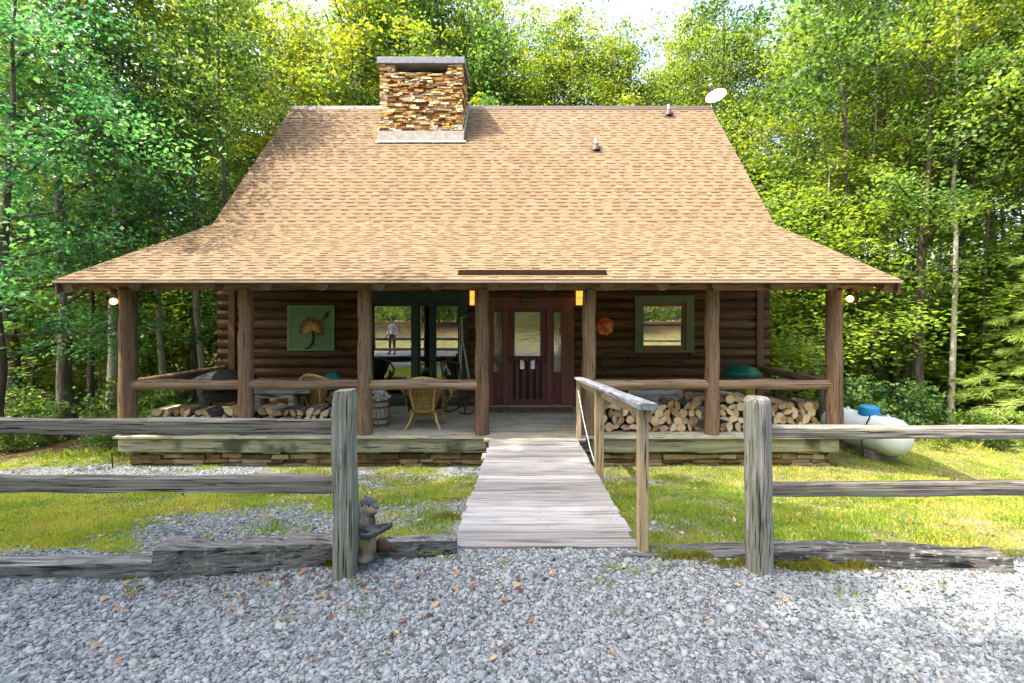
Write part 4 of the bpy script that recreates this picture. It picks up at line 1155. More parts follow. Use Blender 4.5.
# ------------------------------------------------------------------ firewood
def log_mesh(kind, r, L, seed):
    rd = random.Random(seed); pts = []; barkedge = []
    if kind == 'round':
        n = 14; pts = [(math.cos(2*PI*i/n)*r*rd.uniform(.93, 1.06), math.sin(2*PI*i/n)*r*rd.uniform(.93, 1.06)) for i in range(n)]; barkedge = [1]*n
    else:
        span = {'half': PI, 'quarter': PI/2*1.15, 'third': 2*PI/3, 'slab': PI*.8}[kind]
        n = 8; rr = r*{'half': 1.25, 'quarter': 1.75, 'third': 1.5, 'slab': 1.25}[kind]
        arc = [(math.cos(-span/2+span*i/n)*rr*rd.uniform(.95, 1.05), math.sin(-span/2+span*i/n)*rr*rd.uniform(.95, 1.05)) for i in range(n+1)]
        pts = arc+([(rd.uniform(-.02, .02), rd.uniform(-.02, .02))] if kind in ('quarter', 'third') else [(rr*.02*rd.uniform(-1, 3), rr*.3)])
        barkedge = [1]*n+[0]*(len(pts)-n)
        cx = sum(p[0] for p in pts)/len(pts); cz = sum(p[1] for p in pts)/len(pts)
        pts = [(p[0]-cx, p[1]-cz) for p in pts]
    n = len(pts); mb = MB(); rings = 5; vv = []
    for k in range(rings):
        y = L*k/(rings-1); sc = 1+rd.uniform(-.04, .04); ox, oz = rd.uniform(-.006, .006), rd.uniform(-.006, .006)
        for (a, b) in pts: vv.append((a*sc+ox, y+(rd.uniform(-.008, .008) if k in (0, rings-1) else 0), b*sc+oz))
    for k in range(rings-1):
        for i in range(n):
            j = (i+1) % n
            mb.f.append((k*n+i, k*n+j, (k+1)*n+j, (k+1)*n+i)); mb.m.append(0 if barkedge[i] else 2); mb.a.append(rd.random())
    v1 = rd.random()
    mb.f.append(tuple(range(n))[::-1]); mb.m.append(1); mb.a.append(v1)
    mb.f.append(tuple((rings-1)*n+i for i in range(n))); mb.m.append(1); mb.a.append(v1)
    mb.v = vv
    o = mb.build('firewood_log', [M['bark'], M['endgrain'], M['split']], None, smooth=35)
    COL.objects.unlink(o)
    return o
protos = []
for i in range(22):
    k = ['round', 'half', 'quarter', 'third', 'half', 'quarter', 'slab', 'third', 'round', 'quarter', 'third'][i % 11]
    protos.append(log_mesh(k, random.uniform(.054, .084), random.uniform(.40, .48), 100+i))
def put_log(p, loc, rx, rz, label, group):
    o = p.copy(); COL.objects.link(o)
    o.rotation_mode = 'YXZ' if False else 'XYZ'
    mw = Matrix.Translation(loc) @ Matrix.Rotation(rz, 4, 'Z') @ Matrix.Rotation(rx, 4, 'Y')
    o.matrix_world = mw
    tag(o, label, 'firewood', group); return o
def stack(x0, x1, yf, rows, label, group, dens=1.0, hfun=None, pit=.14):
    z = FL+.078; row = 0
    while row < rows:
        x = x0+(.0 if row % 2 == 0 else pit*.5)+random.uniform(0, .02)
        while x < x1:
            if hfun is None or hfun(x) > row+random.uniform(-.15, .15):
                put_log(random.choice(protos), (x, yf+random.uniform(-.035, .035), z+random.uniform(-.012, .014)), random.uniform(0, 2*PI), random.uniform(-.09, .09), label, group)
            x += pit*random.uniform(.9, 1.08)
        z += pit*.86; row += 1
lab = 'split firewood log in the pile behind the left railing, left of the barrel'
stack(post_x[0]+.2, post_x[1]-.12, 7.68, 3, lab, 'firewood pile at the left of the porch', hfun=lambda x: 2.15+.6*(x > -5.1)+.5*math.sin(x*4))
stack(post_x[1]+.12, -2.95, 7.68, 3, lab, 'firewood pile at the left of the porch', hfun=lambda x: 2.3+.6*math.sin(x*3.1+1))
lab = 'split firewood log in the pile between the ramp handrail and the sixth post'
stack(post_x[4]+.22, post_x[5]-.14, 7.64, 4, lab, 'firewood pile right of the ramp', hfun=lambda x: 3.8+.5*math.sin(x*2.7))
lab = 'split firewood log in the pile at the right end of the porch'
stack(post_x[5]+.2, post_x[6]-.16, 7.64, 5, lab, 'firewood pile at the right end of the porch', hfun=lambda x: 4.2+.9*math.sin(x*1.9+2.4))
pr = log_mesh('round', .085, .45, 555)
o = pr; COL.objects.link(o); o.location = (PX(697, 7.7), 7.68, FL+.52); tag(o, 'round sawn log on top of the pile, against the sixth post', 'firewood')
o2 = put_log(protos[1], (PX(688, 7.8), 7.84, FL+.52), .4, R(-80), 'reddish log lying crosswise on top of the pile beside the round sawn log', 'firewood')

# ------------------------------------------------------------------ ramp + handrail
def rz_ramp(y): return .02+(y-3.33)*(-.215-.02)/(7.3-3.33)
ramp_ = empty('boardwalk', (.15, 3.33, 0), 0, 'pale grey plank walkway leading from the gravel to the front porch', 'walkway')
mb = MB(); y = 0; L = 3.95; i = 0
while y < L-.01:
    wB = min(.142, L-y); yw_ = 3.33+y; z = rz_ramp(yw_+wB/2)
    rot = Matrix.Rotation(math.atan(-.235/3.97), 3, 'X')
    jx = random.uniform(-.012, .012)
    mb.box((jx, y+wB/2, z-.019+random.uniform(-.0015, .0015)), (1.385+random.uniform(-.016, .016), wB-random.uniform(.005, .010), .038), rot)
    for nx_ in (-.63, -.59, -.02, .03, .59, .63): mb.box((nx_+random.uniform(-.01, .01), y+wB*random.choice((.28, .7)), z+.0005), (.008, .008, .002), rot, 1)
    y += .1425; i += 1
mb.build('planks', [M['walk'], M['black']], ramp_, bevel=.003)
for xx in (-.62, .0, .62):
    mb = MB()
    mb.add([(xx-.02, .03, rz_ramp(3.36)-.042), (xx+.02, .03, rz_ramp(3.36)-.042), (xx+.02, 3.95, rz_ramp(7.28)-.042), (xx-.02, 3.95, rz_ramp(7.28)-.042),
            (xx-.02, .03, rz_ramp(3.36)-.18), (xx+.02, .03, rz_ramp(3.36)-.18), (xx+.02, 3.95, rz_ramp(7.28)-.25), (xx-.02, 3.95, rz_ramp(7.28)-.25)],
           [(0, 1, 2, 3), (4, 5, 6, 7), (0, 1, 5, 4), (1, 2, 6, 5), (2, 3, 7, 6), (3, 0, 4, 7)])
    mb.build('joist', M['timber_l'], ramp_)
st = empty('porch_step', (.15, 7.1, -.7), 0, 'old wooden porch step under the far end of the walkway', 'step')
mb = MB(); mb.box2((-.83, -.17, .23), (.83, .12, .268)); mb.box2((-.815, .13, .44), (.83, .215, .482)); mb.build('tread', M['deck'], st, bevel=.004)
mb = MB()
for xx in (-.76, .76): mb.box2((xx-.02, -.1, -.1), (xx+.02, .28, .228)); mb.box2((xx-.02, .15, .27), (xx+.02, .28, .43))
mb.build('stringer', M['timber_l'], st)

hr = empty('handrail', (.87, 3.33, 0), 0, 'weathered lumber handrail along the right side of the walkway', 'handrail')
mb = MB()
for nm3, (xx, yy, zb_, zt3, sx_) in enumerate(((.0, 0, -.06, 1.06, .07), (.01, 2.02, -.35, .90, .1), (.0, 3.98, -.22, .75, .075))):
    mb = MB(); mb.box((xx, yy, (zb_+zt3)/2), (sx_, .09, zt3-zb_)); mb.build('post', M['lumber'], hr, bevel=.006)
mb = MB()
rough_beam(mb, (.0, -.16, 1.088), (.0, 4.1, .745), .145, .042, 30, .003, 8, .05)
mb.build('top_rail', M['capboard'], hr, smooth=40)
mb = MB(); rough_beam(mb, (.04, -.05, 1.0), (.04, 4.0, .67), .036, .085, 20, .003, 9, .05); mb.build('under_rail', M['lumber'], hr, smooth=40)
mb = MB(); mb.tube([(-.02, 3.9, .58), (-.02, 3.2, .25), (-.03, 2.5, .05), (-.03, 2.1, -.02)], .007, 6)
tag(mb.build('loose_cord', M['rope'], None, loc=(.87, 3.33, 0)), 'pale cord slung between the two far posts of the handrail', 'cord')

# ------------------------------------------------------------------ fences
f = empty('split_rail_fence', (-1.196, 2.99, 0), 0, 'weathered grey rail fence left of the walkway, with a squared post', 'fence')
mb = MB()
vv = []
pth = [(0.0, 0, -.2), (.004, 0, .15), (.012, 0, .4), (.0, 0, .65), (-.008, 0, .9), (.002, 0, 1.235)]
n = 40; K = 24
def pth_at(z):
    for a, b in zip(pth[:-1], pth[1:]):
        if z <= b[2]:
            t = (z-a[2])/(b[2]-a[2]); return a[0]+(b[0]-a[0])*t
    return pth[-1][0]
for i in range(n):
    z = -.2+1.435*i/(n-1); cx0 = pth_at(z)
    for j in range(K):
        a = 2*PI*j/K; ca, sa = math.cos(a), math.sin(a)
        e_ = .42
        q = Vector((math.copysign(abs(ca)**e_, ca)*.07, math.copysign(abs(sa)**e_, sa)*.065, 0))
        k_ = 1+.05*mnoise.noise(Vector((j*.9, 0, z*1.2)))+.05*mnoise.noise(Vector((ca*2, sa*2, z*3.5)))
        groove = -.010*math.exp(-((a-(PI*1.5+.35))/.12)**2)-.006*math.exp(-((a-(PI*1.5-.5))/.1)**2)
        tpz = .9 if i == n-1 else (.97 if i == n-2 else 1)
        zz = z+(.006*ca if i > n-3 else 0)
        q = q*k_*tpz; q = q+Vector((ca, sa, 0))*groove
        vv.append((q.x+cx0, q.y, zz))
mb.add(vv, [(i*K+j, i*K+(j+1) % K, (i+1)*K+(j+1) % K, (i+1)*K+j) for i in range(n-1) for j in range(K)]+[tuple((n-1)*K+j for j in range(K))])
mb.build('post', M['fence_z'], f, smooth=50)
mb = MB(); rough_beam(mb, (-4.4, .05, .985), (-.03, .03, .985), .075, .098, 50, .006, 2, .15); mb.build('rail', M['fence_x'], f, smooth=50)
mb = MB(); rough_beam(mb, (-4.4, .05, .60), (-.03, .03, .60), .07, .103, 50, .005, 5, .15); mb.build('rail', M['fence_x'], f, smooth=50)
for xx in (-3.0,):
    pass
f = empty('split_rail_fence', (1.584, 3.06, 0), 0, 'weathered grey rail fence right of the walkway, with a round post', 'fence')
mb = MB()
zs = list(np.linspace(-.2, 1.10, 18))+[1.14, 1.165, 1.178]
rr = [.09-.006*i/17+.003*math.sin(i*1.3) for i in range(18)]+[.083, .078, .064]
vv = []; K = 24
for i, (z, r) in enumerate(zip(zs, rr)):
    for j in range(K):
        a = 2*PI*j/K
        k_ = 1+.035*mnoise.noise(Vector((math.cos(a)*2, math.sin(a)*2, z*1.5)))+.03*mnoise.noise(Vector((j*1.1, 5, z*.8)))
        vv.append((math.cos(a)*r*k_-.014*(z/1.2)+.01, math.sin(a)*r*k_, z))
mb.add(vv, [(i*K+j, i*K+(j+1) % K, (i+1)*K+(j+1) % K, (i+1)*K+j) for i in range(len(zs)-1) for j in range(K)]+[tuple((len(zs)-1)*K+j for j in range(K))])
mb.build('post', M['fence_z'], f, smooth=50)
mb = MB(); rough_beam(mb, (.05, .04, .93), (4.2, .06, .918), .095, .075, 50, .005, 12, .1); mb.build('rail', M['fence_x'], f, smooth=50)
mb = MB(); rough_beam(mb, (.07, .04, .535), (4.2, .06, .55), .07, .092, 50, .005, 15, .12); mb.build('rail', M['fence_x'], f, smooth=50)

# ------------------------------------------------------------------ edging timbers
def timber(p0, p1, w_, h_, m, label, seed, jit=.012, rd=.3, tp=1.0):
    mb = MB(); c = Vector(p0)
    rough_beam(mb, (0, 0, h_/2), (p1[0]-p0[0], p1[1]-p0[1], p1[2]-p0[2]+h_/2*tp), w_, h_, 60, jit, seed, rd, taper=(1, tp))
    o = mb.build('landscape_timber', m, None, smooth=50, loc=p0)
    tag(o, label, 'timber', 'old timbers edging the gravel'); return o
timber((-4.2, 2.98, -.04), (-2.28, 3.03, -.04), .16, .14, M['timber_l'], 'flat grey timber lying at the far left edge of the gravel', 21)
timber((-2.42, 3.0, -.03), (-.5, 3.31, -.05), .19, .25, M['timber'], 'thick blackened rotting timber beside the squared fence post', 22, .018, .35, .62)
timber((-1.0, 3.22, -.10), (-.50, 3.32, -.09), .12, .12, M['timber'], 'short dark timber running from the statue to the walkway', 23)
timber((.6, 3.29, -.125), (1.75, 3.28, -.10), .16, .13, M['timber_l'], 'half buried grey timber between the walkway and the round fence post', 24)
timber((1.62, 3.24, -.05), (3.27, 3.1, -.05), .2, .165, M['timber'], 'mossy dark timber lying right of the round fence post', 25, .016, .3)

# ------------------------------------------------------------------ statue
e = empty('animal_statue', (-1.075, 3.12, .05), 0, 'weathered animal figure holding a wooden trough, behind the squared fence post', 'statue')
def lump(name, parts, m, vox=.012):
    mb = MB()
    for (c, r, s_, rt) in parts: mb.sphere(c, r, 16, 12, s=s_, rot=rt)
    o = mb.build(name, m, e, smooth=80)
    md = o.modifiers.new('r', 'REMESH'); md.mode = 'VOXEL'; md.voxel_size = vox; md.use_smooth_shade = True
    sm = o.modifiers.new('sm', 'SMOOTH'); sm.iterations = 6; sm.factor = .6
    return o
I = None
e.scale = (.84, .84, .86)
lump('body', [((-.05, 0, .17), .1, (1.05, 1, 1.35), I), ((-.03, -.03, .30), .085, (1, 1, 1.1), I), ((-.02, -.02, .40), .07, (1.1, 1, .95), I), ((.035, -.055, .395), .035, (1.5, .9, .8), I),
              ((-.05, .0, .47), .025, (1, .6, 1.1), I), ((.0, .02, .47), .022, (1, .6, 1.2), I), ((.0, -.1, .045), .045, (1.5, 1.3, .8), I), ((-.13, -.1, .045), .045, (1.4, 1.3, .8), I), ((.01, -.05, .11), .06, (1, 1, 1.3), I)], M['statue_l'])
lump('head', [((-.015, -.0, .432), .066, (1.15, 1.0, .85), I), ((.04, -.03, .42), .034, (1.5, .8, .7), I), ((-.05, .02, .475), .022, (1, .6, 1.3), I)], M['statue'], .010)
lump('arm', [((.02, -.08, .27), .035, (1.5, 1, 1), I), ((.06, -.10, .25), .03, (1.6, 1, .9), I), ((-.02, -.05, .31), .04, (1, 1, 1.2), I), ((.10, -.11, .255), .024, (1.2, 1, 1), I)], M['statue'], .010)
lump('tail', [((.08, .05, .09), .05, (1, 1, 1.3), I), ((.11, .06, .06), .045, (1.2, 1, 1), I)], M['statue_b'])
mb = MB(); vv = []
for j in range(9):
    t = j/8
    for i in range(13):
        a = PI*i/12
        wv = .075*math.sin(PI*min(1, .25+.75*t) if t < .5 else PI*(.62+.36*(t-.5)*2))*1.0+.006
        vv.append((-.02+.24*t, -.12-wv*math.cos(a), .26+.06*t*t-.075*math.sin(a)*(1-.5*t)+.02))
mb.add(vv, [(j*13+i, j*13+i+1, (j+1)*13+i+1, (j+1)*13+i) for j in range(8) for i in range(12)])
o = mb.build('trough', M['statue'], e, smooth=60); md = o.modifiers.new('s', 'SOLIDIFY'); md.thickness = .014

for ex, ey in ((.012, -.062), (-.04, -.063)):
    mb = MB(); mb.sphere((ex, ey, .447), .009, 8, 6); mb.build('eye', M['black'], e, smooth=80)
# ------------------------------------------------------------------ propane tank
A = Vector((6.74, 7.9, 0)); Bv = Vector((6.36, 9.5, 0)); dirT = (Bv-A).normalized(); LT = (Bv-A).length
gzT = gz1(6.5, 8.7)
tk = empty('propane_tank', (A.x, A.y, -.80), math.atan2(dirT.y, dirT.x), 'white propane tank with a blue lid beside the right end of the porch', 'gas tank')
mb = MB(); prof = []
rT = .345
for t in np.linspace(0, PI/2, 9): prof.append((max(.003, rT*math.sin(t)), .28*(1-math.cos(t))))
for t in np.linspace(0, PI/2, 9): prof.append((max(.003, rT*math.cos(t)), LT-.28+.28*math.sin(t)))
mb.lathe(prof, (0, 0, rT+.03), 36, rot=Matrix.Rotation(R(90), 3, 'Y'))
mb.build('tank_body', M['tank'], tk, smooth=50)
mb = MB(); mb.lathe([(.17, -.05), (.175, .10), (.165, .125), (.12, .15), (.02, .16)], (.72, 0, rT*2+.03), 24); mb.build('lid', M['tanklid'], tk, smooth=40)
for xx in (.30, LT*.5+.1, LT-.30):
    mb = MB(); mb.lathe([(rT-.004, xx-.008), (rT+.004, xx), (rT-.004, xx+.008)], (0, 0, rT+.03), 36, rot=Matrix.Rotation(R(90), 3, 'Y'), capb=False, capt=False); mb.build('weld_seam', M['tank'], tk, smooth=50)
mb = MB(); mb.box((.5, .0, rT*2+.038), (.14, .08, .012)); mb.build('data_plate', M['capmetal'], tk)
for xx in (.36, 1.15):
    mb = MB(); mb.tube([(xx, 0, rT*2+.01), (xx, 0, rT*2+.05)], .04, 10); mb.tube([(xx, 0, rT*2+.05), (xx, 0, rT*2+.08)], .02, 10); mb.build('lifting_lug', M['tank'], tk, smooth=50)
for xx in (.5, LT-.5):
    mb = MB(); mb.box2((xx-.08, -.3, -.25), (xx+.08, .3, .09)); mb.build('support_block', M['concrete'], tk, bevel=.01)
mb = MB()
mb.tube([(.6, .12, rT*2+.02), (.5, .28, rT*1.9), (.52, .42, rT*1.2), (.52, .40, .0)], .012, 8); mb.build('gas_hose', M['black'], tk, smooth=60)

# ------------------------------------------------------------------ satellite dish
ds = empty('satellite_dish', (5.72, 14.0, 8.05), 0, 'white satellite dish on the right end of the roof ridge', 'satellite dish')
mb = MB(); rotd = Matrix.Rotation(R(28), 3, 'Z') @ Matrix.Rotation(R(62), 3, 'X') @ Matrix.Rotation(R(0), 3, 'Y')
rotd = (Vector((-.55, -.72, .52)).to_track_quat('Z', 'Y')).to_matrix()
pr_ = [(max(.003, .31*t), .07*t*t) for t in np.linspace(0, 1, 9)]
mb.lathe(pr_, (.28, .1, .62), 32, rot=rotd, capb=False, capt=False)
o = mb.build('reflector', M['white'], ds, smooth=60); md = o.modifiers.new('s', 'SOLIDIFY'); md.thickness = .01
mb = MB(); mb.tube([(.06, 0, .0), (.1, .05, .35), (.30, .12, .58)], .022, 10); mb.build('mast', M['capmetal'], ds, smooth=60)
mb = MB(); mb.tube([(.33, .0, .33), (.1, -.22, .5), (-.08, -.38, .68)], .014, 8); mb.build('arm', M['capmetal'], ds, smooth=60)
mb = MB(); mb.lathe([(.05, -.06), (.065, .0), (.05, .08), (.02, .1)], (-.09, -.38, .71), 14, rot=rotd); mb.build('receiver', M['flash'], ds, smooth=50)

mb = MB(); mb.tube([(0, 0, -.05), (-.02, 0, .22)], .009, 6); mb.tube([(-.02, 0, .22), (.0, -.01, .26)], .012, 6)
tag(mb.build('garden_stake', M['black'], None, loc=(PX(113, 7.3), 7.3, gz1(-6.7, 7.3))), 'thin black stake standing in the gravel left of the porch', 'stake')

# ------------------------------------------------------------------ trees
def leaf_cloud(C, N_, size, vv, flat=.55, droop=0.0):
    """diamond leaves at centres C; flat = how strongly they face up"""
    n = len(C)
    nrm = rng.normal(0, 1, (n, 3))*(1-flat)+np.array([0, 0, 1.0])*flat
    nrm /= np.linalg.norm(nrm, axis=1)[:, None]
    a = rng.normal(0, 1, (n, 3)); a -= nrm*(a*nrm).sum(1)[:, None]; a /= np.linalg.norm(a, axis=1)[:, None]
    a[:, 2] -= droop; a /= np.linalg.norm(a, axis=1)[:, None]
    b = np.cross(nrm, a)
    s = size*rng.uniform(.65, 1.3, n)[:, None]
    V = np.stack([C-a*s*.55, C-b*s*.36+nrm*s*.10-a*s*.05, C+a*s*.6, C+b*s*.36+nrm*s*.10-a*s*.05], 1).reshape(-1, 3)
    return V, np.arange(n*4).reshape(-1, 4), vv

def make_tree(name, seed, H, cb, Rc, nlimb, ncl, lpc, lsize, leafm, barkm, r0=.16, lean=(0, 0), upang=.5, shape='round', path=None, flat=.58, csz=.33):
    """returns an Empty (unlinked from view until placed) with trunk and crown"""
    rd = random.Random(seed); g = np.random.default_rng(seed)
    e = empty(name)
    mb = MB()
    if path is None:
        K = 9
        path = [(lean[0]*(k/K)**1.4*H+rd.uniform(-.07, .07)*(k > 0), lean[1]*(k/K)**1.4*H+rd.uniform(-.07, .07)*(k > 0), -.6+(H*.93+.6)*k/K) for k in range(K+1)]
    K = len(path)-1
    rads = [r0*(1-.86*(k/K)**.9)*(1.35 if k == 0 else 1) for k in range(K+1)]
    mb.tube(path, rads, 10)
    pa = np.array(path)
    def at(t):
        x = t*K; i = min(int(x), K-1); return Vector(pa[i]*(1-(x-i))+pa[i+1]*(x-i))
    cl = []
    for i in range(nlimb):
        t = cb+(1-cb)*((i+rd.uniform(0, .8))/nlimb)
        p = at(min(t, .995)); az = i*2.4+rd.uniform(-.5, .5)
        tt = (t-cb)/(1-cb)
        if shape == 'round': pr = math.sin(PI*min(1, .22+.78*tt))**.7*(1-.25*tt)
        elif shape == 'spread': pr = (1-.45*tt)
        else: pr = (1-tt)**.8+.08
        Lb = Rc*max(.25, pr)*rd.uniform(.75, 1.2)
        ua = upang*(.4+1.0*tt)+rd.uniform(-.15, .2)
        d = Vector((math.cos(az)*math.cos(ua), math.sin(az)*math.cos(ua), math.sin(ua)))
        pts = [p]
        for k in range(1, 5):
            q = p+d*(Lb*k/4)+Vector((rd.uniform(-.1, .1), rd.uniform(-.1, .1), rd.uniform(-.06, .1)+.03*k*k*.2*Lb*.2))
            pts.append(q)
        rb = max(.012, rads[min(int(t*K), K)]*.42)
        mb.tube(pts, [rb, rb*.75, rb*.55, rb*.36, rb*.15], 6, caps=False)
        nc = max(2, int(ncl*Lb/Rc))
        for c in range(nc):
            s_ = rd.uniform(.32, 1.05)
            x = s_*4; k = min(int(x), 3); q = pts[k].lerp(pts[k+1], x-k)
            off = Vector((rd.gauss(0, .28), rd.gauss(0, .28), rd.gauss(.02, .17)))*Lb*.62
            if c % 3 == 0: mb.tube([q, q+off*.5+Vector((0, 0, .03)), q+off], [rb*.3, rb*.2, .004], 4, caps=False)
            cl.append(q+off)
    cl = np.array([tuple(c) for c in cl]); nC = len(cl)
    cid = np.repeat(np.arange(nC), lpc)
    cv = g.uniform(0, 1, nC); crs = g.uniform(.55, 1.5, nC)
    C = cl[cid]+g.normal(0, 1, (nC*lpc, 3))*np.array([csz, csz, csz*.55])*crs[cid][:, None]
    V, F, A = leaf_cloud(C, None, lsize, np.clip(.14+.60*cv[cid]+g.normal(0, .10, nC*lpc), 0, 1), flat)  # tone per clump mimics lit and shaded clumps, put into the leaf colour
    o = mb.build('trunk', barkm, e, smooth=60)
    cr = np_mesh('crown', V, F, A, leafm, e)
    return e

def place(proto, x, y, s=1.0, rz=None, label=None, cat='tree', group=None, z=None, first=[None]):
    c = copy_tree(proto, (x, y, (gz1(x, y) if z is None else z)-.1), (0, 0, random.uniform(0, 2*PI) if rz is None else rz), (s, s, s*random.uniform(.94, 1.08)), label, group)
    c['category'] = cat
    return c
P = {}
P['t1'] = make_tree('leafy_tree', 1, 15, .34, 4.2, 26, 15, 92, .112, M['leaf_mid'], M['tbark'], .19, (.02, .01))
P['t2'] = make_tree('leafy_tree', 2, 17, .44, 3.9, 26, 15, 92, .112, M['leaf_yel'], M['tbark'], .17, (-.03, .02))
P['t3'] = make_tree('leafy_tree', 3, 14, .22, 4.6, 26, 15, 92, .112, M['leaf_blue'], M['tbark'], .18, (.03, -.02), .35)
P['t4'] = make_tree('leafy_tree', 4, 16, .40, 4.4, 28, 15, 92, .112, M['leaf_yel'], M['tbark'], .16, (.0, .02), .6)
P['t5'] = make_tree('leafy_tree', 5, 18, .45, 3.6, 22, 11, 95, .112, M['leaf_mid'], M['tbark'], .15, (.02, .0), .7)
P['s1'] = make_tree('sapling', 11, 5.2, .26, 1.9, 20, 9, 34, .125, M['leaf_sap'], M['tbark'], .035, (.04, .02), .15, 'spread', None, .78, .26)
P['s2'] = make_tree('sapling', 12, 4.0, .22, 1.7, 18, 9, 34, .12, M['leaf_sap'], M['tbark'], .03, (-.05, .0), .1, 'spread', None, .8, .26)
P['s3'] = make_tree('sapling', 13, 6.4, .36, 2.0, 20, 9, 34, .13, M['leaf_sap'], M['tbark'], .04, (.02, .03), .2, 'spread', None, .75, .28)
P['b1'] = make_tree('shrub', 21, 1.5, .05, .95, 16, 9, 26, .085, M['leaf_mid'], M['tbark'], .018, (0, 0), .5, 'round', None, .5, .16)
P['b2'] = make_tree('shrub', 22, 1.1, .05, .8, 14, 8, 26, .08, M['leaf_yel'], M['tbark'], .015, (0, 0), .6, 'round', None, .5, .15)

# soft-needled conifer
def make_conifer(name, seed, H, Rb):
    rd = random.Random(seed); g = np.random.default_rng(seed); e = empty(name); mb = MB()
    mb.tube([(0, 0, -.4), (.03, 0, H*.4), (0, .03, H*.75), (0, 0, H)], [.09, .065, .03, .008], 8)
    Cs = []; Ds = []
    z = .5
    while z < H-.2:
        for k in range(6):
            az = k*PI/3+rd.uniform(-.3, .3)+z*1.3; L = Rb*(1-z/H)**.75*rd.uniform(.75, 1.1)+.1
            p = Vector((0, 0, z)); pts = []
            for s_ in range(6):
                t = s_/5; pts.append(p+Vector((math.cos(az)*L*t, math.sin(az)*L*t, .22*L*t-.42*L*t*t)))
            mb.tube(pts, [.016, .013, .01, .008, .006, .003], 5, caps=False)
            nS = int(26*L)
            for q in range(nS):
                t = rd.uniform(.2, 1.03); x = min(t, .999)*5; i = int(x); c = pts[i].lerp(pts[min(i+1, 5)], x-i)
                side = rd.choice((-1, 1)); sp = rd.uniform(.0, .34)*L*(1.15-t)+.02
                c = c+Vector((-math.sin(az)*side*sp, math.cos(az)*side*sp, -.12*sp))
                Cs.append(tuple(c)); Ds.append((math.cos(az)*.6-math.sin(az)*side*.5, math.sin(az)*.6+math.cos(az)*side*.5, -.25))
        z += .30+.1*rd.random()
    Cs = np.array(Cs); Ds = np.array(Ds); nN = 14
    C = np.repeat(Cs, nN, 0)+g.normal(0, .035, (len(Cs)*nN, 3)); D = np.repeat(Ds, nN, 0)+g.normal(0, .38, (len(Cs)*nN, 3))
    D /= np.linalg.norm(D, axis=1)[:, None]
    S = np.cross(D, g.normal(0, 1, D.shape)); S /= np.linalg.norm(S, axis=1)[:, None]
    L = g.uniform(.10, .17, len(C))[:, None]; wd = .0055
    V = np.stack([C-S*wd, C+S*wd, C+D*L+S*wd*.4, C+D*L-S*wd*.4], 1).reshape(-1, 3)
    A = np.clip(np.repeat(g.uniform(.1, .9, len(Cs)), nN)+g.normal(0, .1, len(C)), 0, 1)
    mb.build('trunk', M['tbark'], e, smooth=60)
    np_mesh('crown', V, np.arange(len(C)*4).reshape(-1, 4), A, M['needle'], e)
    return e
P['c1'] = make_conifer('young_pine', 31, 6.5, 2.1)

WL = 'leafy forest tree in the woods to the left of the cabin'
WR = 'leafy forest tree in the woods to the right of the cabin'
WB = 'leafy forest tree rising behind the cabin roof'
GL, GR, GB = 'forest trees left of the cabin', 'forest trees right of the cabin', 'forest trees behind the cabin'
tall = ['t1', 't2', 't3', 't4', 't5']
# left woods
for (x, y, k, s) in ((-14.2, 12.4, 't2', 1.0), (-18.8, 25.5, 't1', 1.55), (-13.4, 22.5, 't2', 1.3), (-21.5, 15.5, 't2', 1.15), (-13.2, 25.5, 't4', 1.2), (-25, 19, 't2', 1.2),
                     (-17.5, 26, 't2', 1.3), (-14, 29, 't1', 1.35), (-9, 28, 't2', 1.25)):
    place(P[k], x, y, s, None, WL, 'tree', GL)
# right woods
for (x, y, k, s) in ((13.2, 16.4, 't4', 1.0), (16.2, 12.8, 't2', 1.0), (14.6, 21.5, 't1', 1.1), (19.5, 17, 't4', 1.1), (9.9, 23.5, 't2', 1.3), (16, 25, 't4', 1.2), (22, 21, 't2', 1.25),
                     (26, 27, 't4', 1.35), (12.5, 30, 't1', 1.25)):
    place(P[k], x, y, s*(1.2 if x > 10 else .95), None, WR, 'tree', GR)
# behind the cabin, with the sky gap right of the middle
for (x, y, k, s) in ((-5.2, 23, 't1', 1.22), (-8.4, 22.5, 't4', 1.22), (-2.9, 24.5, 't1', 1.12), (-6.6, 27, 't2', 1.3), (-3.4, 29, 't4', 1.3), (-6.2, 32, 't3', 1.4), (-1.0, 25, 't4', 1.1), (1.6, 24.5, 't2', 1.12), (3.7, 26.5, 't4', 1.3), (.4, 30, 't1', 1.25), (5.4, 24.5, 't2', 1.24), (8.1, 27, 't4', 1.26),
                     (-10, 31, 't2', 1.3), (10.6, 28, 't4', 1.55), (3.0, 32, 't3', 1.25), (-2.5, 35, 't2', 1.3), (6.4, 34, 't1', 1.1)):
    place(P[k], x, y, s*(1.2 if x < -2 else (.88 if x > 5 else 1.04)), None, WB, 'tree', GB)
